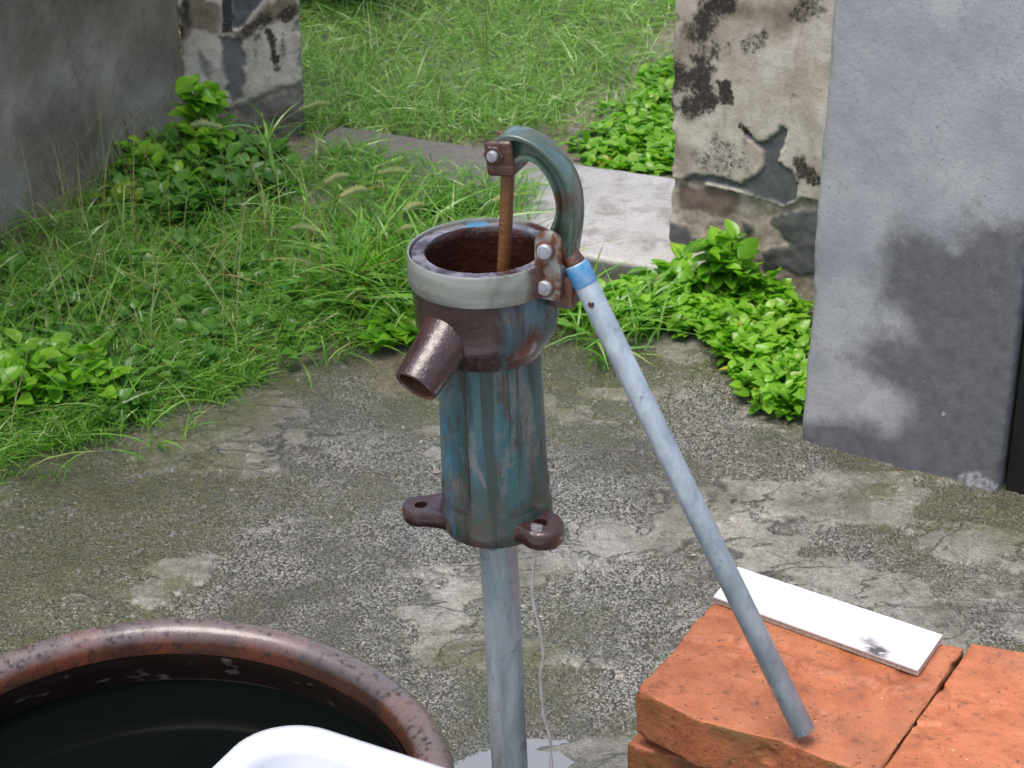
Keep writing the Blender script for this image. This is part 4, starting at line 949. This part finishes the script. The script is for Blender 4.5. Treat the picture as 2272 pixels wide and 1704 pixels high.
def rosettes(cents, per, length, width, z0, z1, tilt=(.15, .8)):
    """leaf positions for small plants: whorls up short stems"""
    P, D, Ln, Wd, Rn = [], [], [], [], []
    for (x, y, z, h) in cents:
        k = int(per * rng.uniform(.7, 1.3)); a = rng.uniform(0, 2 * math.pi, k); f = rng.random(k)
        el = tilt[0] + (tilt[1] - tilt[0]) * f + rng.normal(0, .12, k)
        P.append(np.c_[x + rng.normal(0, .012, k), y + rng.normal(0, .012, k), z + h * (.25 + .75 * f)])
        D.append(np.c_[np.cos(a) * np.cos(el), np.sin(a) * np.cos(el), np.sin(el)])
        l = length * rng.uniform(.6, 1.15, k); Ln.append(l); Wd.append(l * width * rng.uniform(.85, 1.15, k)); Rn.append(np.clip(.25 + .5 * f + rng.normal(0, .16, k), 0, .98))
    return [np.concatenate(v) for v in (P, D, Ln, Wd, Rn)]

# --- grass by the house wall
PL = [(-1.02, 3.30), (-.86, 3.62), (-.70, 3.86), (-.52, 3.78), (-.40, 3.66), (-.33, 3.48), (-.20, 3.36), (-.145, 3.22), (-.19, 3.10), (-.29, 2.98), (-.38, 2.88), (-.48, 2.78), (-.58, 2.69), (-.74, 2.56), (-.95, 2.62), (-1.1, 3.0)]
p = scatter(PL, 44000, .05, 9, .36)
blades('grass', p, .040, .0020, GRASS, 1.3, kind='stuff', label='dense green weedy grass along the foot of the dark house wall', bias=(.15, -.25))
p = scatter(PL, 1500, .05, 7, .5, 5); blades('tall_grass', p, .095, .0031, GRASS, 1.25, kind='stuff', label='taller arching grass blades among the weeds by the dark house wall', seg=6, bias=(.1, -.15))
# thin flowering stalks
p = scatter(PL, 380, .05, 7, .0, 6); p = np.concatenate([p, scatter([(-.95, 3.3), (-.72, 3.78), (-.60, 3.72), (-.84, 3.2)], 120, .04, 7, .0, 66)]); blades('seed_stalks', p, .20, .0010, STEM, .75, kind='stuff', label='thin straw coloured seed stalks leaning over the weeds', seg=7, bias=(-.7, .2), droop=.4)
# ragged fringe creeping onto the concrete
PF = [(-.80, 2.55), (-.60, 2.68), (-.48, 2.77), (-.36, 2.87), (-.27, 2.97), (-.19, 3.08), (-.14, 3.04), (-.22, 2.90), (-.34, 2.79), (-.50, 2.67), (-.66, 2.57), (-.80, 2.47)]
p = scatter(PF, 520, .06, 12, .5, 8); blades('creeping_grass', p, .060, .0026, GRASS, 1.3, kind='stuff', label='sparse creeping grass at the edge of the bare concrete', bias=(.4, -.5))
# --- tussock by the step, left of the pump
PT = [(-.24, 3.02), (-.10, 2.98), (-.02, 3.12), (.02, 3.26), (-.12, 3.36), (-.27, 3.34), (-.30, 3.15)]
p = scatter(PT, 800, .05, 8, .0, 12); blades('tussock_grass', p, .135, .0060, GRASS, 1.25, kind='stuff', label='arching foxtail grass tussock behind the pump, against the step', seg=6, bias=(.1, -.3))
p = scatter([(-.42, 3.62), (-.30, 3.46), (-.05, 3.40), (.0, 3.50), (-.12, 3.62), (-.34, 3.80)], 1900, .07, 7, .40, 13); p[:, 2] = STEP_Z - .003; blades('step_grass', p, .050, .0026, GRASS, 1.3, kind='stuff', label='thin weeds growing over the left part of the stone step', bias=(.2, -.4))
# --- right tuft behind the handle
PR = [(.06, 3.00), (.15, 2.93), (.24, 2.98), (.25, 3.05), (.16, 3.10), (.08, 3.10)]
p = scatter(PR, 150, .04, 8, .0, 14); blades('tuft_grass', p, .095, .0055, GRASS, 1.4, kind='stuff', label='loose tuft of grass blades behind the pump handle', seg=6, bias=(.3, -.6))
# --- lawn beyond the gateway
PY = [(-1.6, 3.95), (-.42, 3.98), (-.15, 3.93), (.01, 3.90), (.06, 3.98), (.14, 4.12), (.22, 4.26), (.29, 4.42), (.38, 4.55), (1.0, 4.6), (1.6, 4.4), (1.6, 6.2), (-1.6, 6.2)]
p = scatter(PY, 70000, .04, 6, .18, 18); blades('lawn', p, .052, .0027, LAWN, 1.6, kind='stuff', label='wet green lawn beyond the gateway', bias=(.1, -.2))
p = scatter(PY, 2600, .05, 6, .5, 19); blades('lawn_tall_grass', p, .13, .0026, LAWN, .9, kind='stuff', label='taller wet grass standing in the lawn beyond the gateway', seg=6)
p = scatter(PY, 700, .04, 6, .0, 20); blades('lawn_stalks', p, .24, .0016, STEM, .8, kind='stuff', label='pale seed stalks over the lawn beyond the gateway', seg=6)
p = scatter([(-.55, 3.9), (-.1, 3.86), (.15, 3.90), (.4, 4.1), (.5, 4.6), (.1, 4.2), (-.5, 4.1)], 1500, .05, 6, .0, 22); blades('stray_grass', p, .05, .003, LAWN, 1.2, kind='stuff', label='stray grass on bare earth at the lawn edge', bias=(0, -.4))

# --- bright broad-leaved mats
def mat_of(poly, n, per, hgt, length, name, label, mat=LEAF, width=.74, soft=.03, seed=3):
    q = scatter(poly, n, soft, 9, .0, seed); c = np.c_[q, hgt * rng.uniform(.5, 1.2, n)]
    P, D, Ln, Wd, Rn = rosettes(c, per, length, width, 0, 1); Rn[rng.random(len(Rn)) < .006] = 1.
    o = leaf_cloud(P, D, Ln, Wd, Rn, name, mat); return tag(o, label, None, None, 'stuff')
mat_of([(.30, 3.16), (.42, 3.13), (.47, 3.06), (.47, 2.88), (.435, 2.72), (.375, 2.73), (.35, 2.80), (.36, 2.90), (.33, 2.98), (.24, 3.05), (.10, 3.02), (.07, 3.08), (.13, 3.13)], 400, 13, .038, .024, 'ground_cover', 'bright green leafy ground cover creeping up to the grey cement pier')
mat_of([(.12, 3.86), (.18, 3.98), (.25, 4.12), (.32, 4.30), (.42, 4.40), (.45, 4.0), (.38, 3.78), (.27, 3.72), (.17, 3.74)], 230, 10, .017, .028, 'ground_cover', 'bright green leafy ground cover behind the step, beside the whitewashed gate pier')
mat_of([(.02, 3.80), (.08, 3.80), (.09, 3.74), (.02, 3.72)], 16, 9, .03, .028, 'ground_cover', 'small leafy patch on the step behind the pump lever')
mat_of([(-.24, 3.06), (-.12, 3.06), (-.11, 2.99), (-.19, 2.98)], 18, 12, .03, .034, 'ground_cover', 'low leafy patch at the foot of the grass tussock')
mat_of([(-.95, 2.75), (-.66, 2.88), (-.60, 2.80), (-.72, 2.66), (-.95, 2.58)], 55, 12, .05, .034, 'ground_cover', 'bright leafy weeds at the left edge of the picture')
mat_of([(-.66, 3.80), (-.46, 3.72), (-.40, 3.55), (-.50, 3.42), (-.66, 3.40), (-.72, 3.6)], 170, 12, .05, .034, 'ground_cover', 'dark leafy weeds under the corner of the house wall and the gate pier', LEAF_DK, .7)
mat_of([(-.90, 3.2), (-.45, 3.30), (-.25, 3.15), (-.35, 2.9), (-.6, 2.7), (-.9, 2.8)], 130, 8, .040, .026, 'ground_cover', 'scattered leafy weeds in the grass by the house wall', LEAF_DK, .7, .08)

# --- single plants
def plant(x, y, h, per, length, label, mat, width=.6, r=.035):
    z = gz(x, y); root = empty('leafy_plant', (x, y, z), label, 'plant', 'single leafy plants'); bm = bmesh.new(); cents = []
    for k in range(5):
        a = rng.uniform(0, 6.28); e = Vector((math.cos(a) * r * (k > 0), math.sin(a) * r * (k > 0), h * rng.uniform(.65, 1.)))
        tube(bm, catmull([Vector((0, 0, -.01)), e * .5 + Vector((0, 0, h * .08)), e], 4), .0018, 6)
        for t in (.35, .55, .75, 1.): cents.append((e.x * t, e.y * t, e.z * t - .01, .015))
    from_bm('stem', bm, STEM, root)
    P, D, Ln, Wd, Rn = rosettes(cents, per / 4, length, width, 0, 1, (-.1, .9)); leaf_cloud(P, D, Ln, Wd, Rn, 'foliage', mat, root)
    return root
def at_base(px, py): q = onz(px, py); return q.x, q.y
plant(*at_base(1575, 660), .115, 26, .046, 'taller dark green plant rising against the foot of the whitewashed gate pier', LEAF)
plant(*at_base(1470, 655), .07, 20, .040, 'low broad leaved plant on the left flank of the leafy mat', LEAF)
plant(*at_base(1670, 690), .075, 24, .038, 'rounded leafy plant touching the grey cement pier half way up the leafy mat', LEAF)
plant(*at_base(425, 370), .145, 30, .040, 'tall round leaved plant in the corner between house wall and gate pier', LEAF, .75)
plant(*at_base(275, 490), .045, 20, .036, 'pale yellow green plant standing in the weeds before the house wall', LEAF_YL, .7)
plant(*at_base(365, 450), .05, 22, .042, 'broad leaved plant right of the yellow green one', LEAF, .75)
plant(*at_base(985, 500), .06, 12, .055, 'dark leaved sprout on the step just behind the pump rim', LEAF_DK, .45)
plant(*at_base(790, 640), .05, 22, .042, 'bright leafy sprout left of the pump head', LEAF, .5)

plant(*at_base(475, 400), .08, 24, .036, 'leafy plant just in front of the stained gate pier, below the tall round leaved plant', LEAF, .72)
plant(*at_base(330, 420), .07, 22, .036, 'leafy plant against the house wall, left of the tall round leaved plant', LEAF, .7)

# --- foxtails
def foxtail(hp, base, label, size=1.0, ripe=.3):
    hp = Vector(hp); b = Vector(base); root = empty('foxtail', b, label, 'foxtail plant', 'foxtails in the weeds'); o = hp - b
    mid = Vector((o.x * .35, o.y * .35, o.z * .75)); path = catmull([Vector((0, 0, -.01)), mid, o], 8)
    bm = bmesh.new(); tube(bm, path, [.0012 - .0005 * i / len(path) for i in range(len(path))], 6); st = from_bm('stem', bm, STEM, root)
    tdir = (path[-1] - path[-4]).normalized(); tdir = (tdir + Vector((tdir.x, tdir.y, -.25)) * .6).normalized(); Ls = .056 * size
    axis = catmull([o, o + tdir * Ls * .5, o + tdir * Ls + Vector((0, 0, -.008 * size))], 6)
    n = 950; t = rng.random(n); a = rng.uniform(0, 6.283, n); idx = np.clip((t * (len(axis) - 1)).astype(int), 0, len(axis) - 1); A = np.array([v[:] for v in axis])[idx]
    td = np.array(tdir[:]); s = np.cross(td, [0, 0, 1.]); s /= np.linalg.norm(s) + 1e-9; u = np.cross(s, td)
    rad = np.cos(a)[:, None] * s + np.sin(a)[:, None] * u; prof = np.sin(np.pi * np.clip(t * .9 + .08, 0, 1)) ** .6
    d = rad + td * .75; d /= np.linalg.norm(d, axis=1, keepdims=True); ln = .0100 * size * prof * (.7 + .6 * rng.random(n)); sd_ = np.cross(d, td); sd_ /= np.linalg.norm(sd_, axis=1, keepdims=True) + 1e-9
    B = A + rad * (.0012 * size); V = np.stack([B - sd_ * .0009, B + sd_ * .0009, B + d * ln[:, None]], 1).reshape(-1, 3)
    F = np.arange(3 * n).reshape(-1, 3); rv_ = np.clip(rng.normal(ripe, .2, n), 0, 1); np_mesh('seed_head', V, F, {'rnd': np.repeat(rv_, 3)}, FUZZ, root, sm=False)
    bm = bmesh.new(); tube(bm, axis, [.0022 * size * max(.3, math.sin(math.pi * (.1 + .85 * i / len(axis)))) for i in range(len(axis))], 8); oo = from_bm('seed_core', bm, FUZZ, root)
    k = 4; ff = rng.random(k) * .5 + .08; pb = np.array([path[int(f * (len(path) - 1))][:] for f in ff]); blades('leaf_blade', pb, .10 * size, .006, GRASS, 1.1, parent=root, seg=6)
HEADS = [((815, 375), (700, 540), 3.30, 'foxtail with pale head drooping highest, left of the pump lever', 1.0, .4), ((735, 425), (690, 560), 3.28, 'foxtail with a brownish head arching left, over the step', 1.0, .7), ((700, 395), (650, 560), 3.34, 'foxtail with curled fluffy head before the gate pier', .9, .3),
         ((690, 500), (760, 600), 3.22, 'foxtail with green head bent low towards the left', 1.0, .15), ((645, 238), (560, 480), 3.50, 'foxtail with green head in front of the stained gate pier', 1.1, .2), ((480, 275), (620, 480), 3.50, 'foxtail leaning left across the corner of house wall and gate pier', 1.1, .25),
         ((855, 500), (800, 620), 3.12, 'foxtail with round head close to the left side of the pump rim', .7, .5), ((1065, 435), (1010, 560), 3.16, 'foxtail behind the pump bore, seen inside the lever curve', .9, .3), ((1415, 620), (1400, 700), 3.05, 'foxtail with small head by the leafy mat, right of the handle', .8, .3),
         ((1490, 700), (1400, 720), 2.98, 'foxtail with tan head lying over the leafy mat', .9, .7), ((780, 600), (770, 690), 3.0, 'dry foxtail hanging low beside the pump head', .9, .85), ((870, 455), (820, 600), 3.15, 'foxtail with upright head just left of the pump rim', .8, .35)]
for (h, b, Y, lab, sz, rp) in HEADS:
    bb = onz(*b); foxtail(ony(h[0], h[1], bb.y + .03), (bb.x, bb.y, gz(bb.x, bb.y)), lab, sz, rp)

# --- dark shrub behind the left gate pier
sx, sy = -.43, 4.80
sh = empty('shrub', (sx, sy, gz(sx, sy)), 'dark leafy shrub in the yard behind the stained gate pier', 'shrub')
bm = bmesh.new()
for k in range(7):
    a = rng.uniform(0, 6.28); e = Vector((math.cos(a) * .13, math.sin(a) * .13, rng.uniform(.25, .5))); tube(bm, catmull([Vector((0, 0, -.02)), e * .4 + Vector((0, 0, .1)), e], 4), [.012 * (1 - .7 * i / 8) for i in range(9)], 6)
from_bm('trunk', bm, BARK, sh)
n = 1600; q = rng.normal(0, 1, (n, 3)); q /= np.linalg.norm(q, axis=1, keepdims=True); rr = rng.random(n) ** .4; c = q * rr[:, None] * np.array([.20, .20, .30]) + np.array([0, 0, .30]); c[:, 2] = np.maximum(c[:, 2], .03)
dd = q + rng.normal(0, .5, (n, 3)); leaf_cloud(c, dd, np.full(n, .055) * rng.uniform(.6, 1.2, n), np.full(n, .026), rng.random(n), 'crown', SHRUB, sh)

# --- loose chips and fallen litter on the concrete
def chips(n, poly, size, name, label, mat, seed):
    q = scatter(poly, n, .05, 5, .0, seed); bm = bmesh.new()
    for (x, y, z) in q:
        s = size * rng.uniform(.5, 1.3); M = Matrix.Translation((x, y, z + s * .25)) @ Matrix.Rotation(rng.uniform(0, 6.28), 4, 'Z') @ Matrix.Diagonal((s, s * rng.uniform(.5, 1), s * rng.uniform(.35, .7), 1))
        r = bmesh.ops.create_icosphere(bm, subdivisions=1, radius=1, matrix=M)
        for v in r['verts']: v.co += Vector(rng.normal(0, s * .16, 3))
    return tag(from_bm(name, bm, mat, None, 30), label, None, None, 'stuff')
CH1 = Mat('pale_chips', .6); CH1.col(CH1.ramp(CH1.noise(14, 2), [(.35, (.16, .145, .125)), (.55, (.27, .24, .21)), (.7, (.46, .43, .40))])); CH1 = CH1.m
chips(120, [(-.62, 1.95), (.55, 1.95), (.6, 2.6), (.3, 2.95), (-.1, 2.95), (-.5, 2.6)], .0028, 'gravel', 'small pale stone chips strewn over the bare concrete', CH1, 31)
chips(18, [(-.1, 2.0), (.4, 2.0), (.5, 2.6), (.1, 2.9), (-.15, 2.7)], .0055, 'pebbles', 'loose brownish pebbles lying on the concrete', CH1, 33)
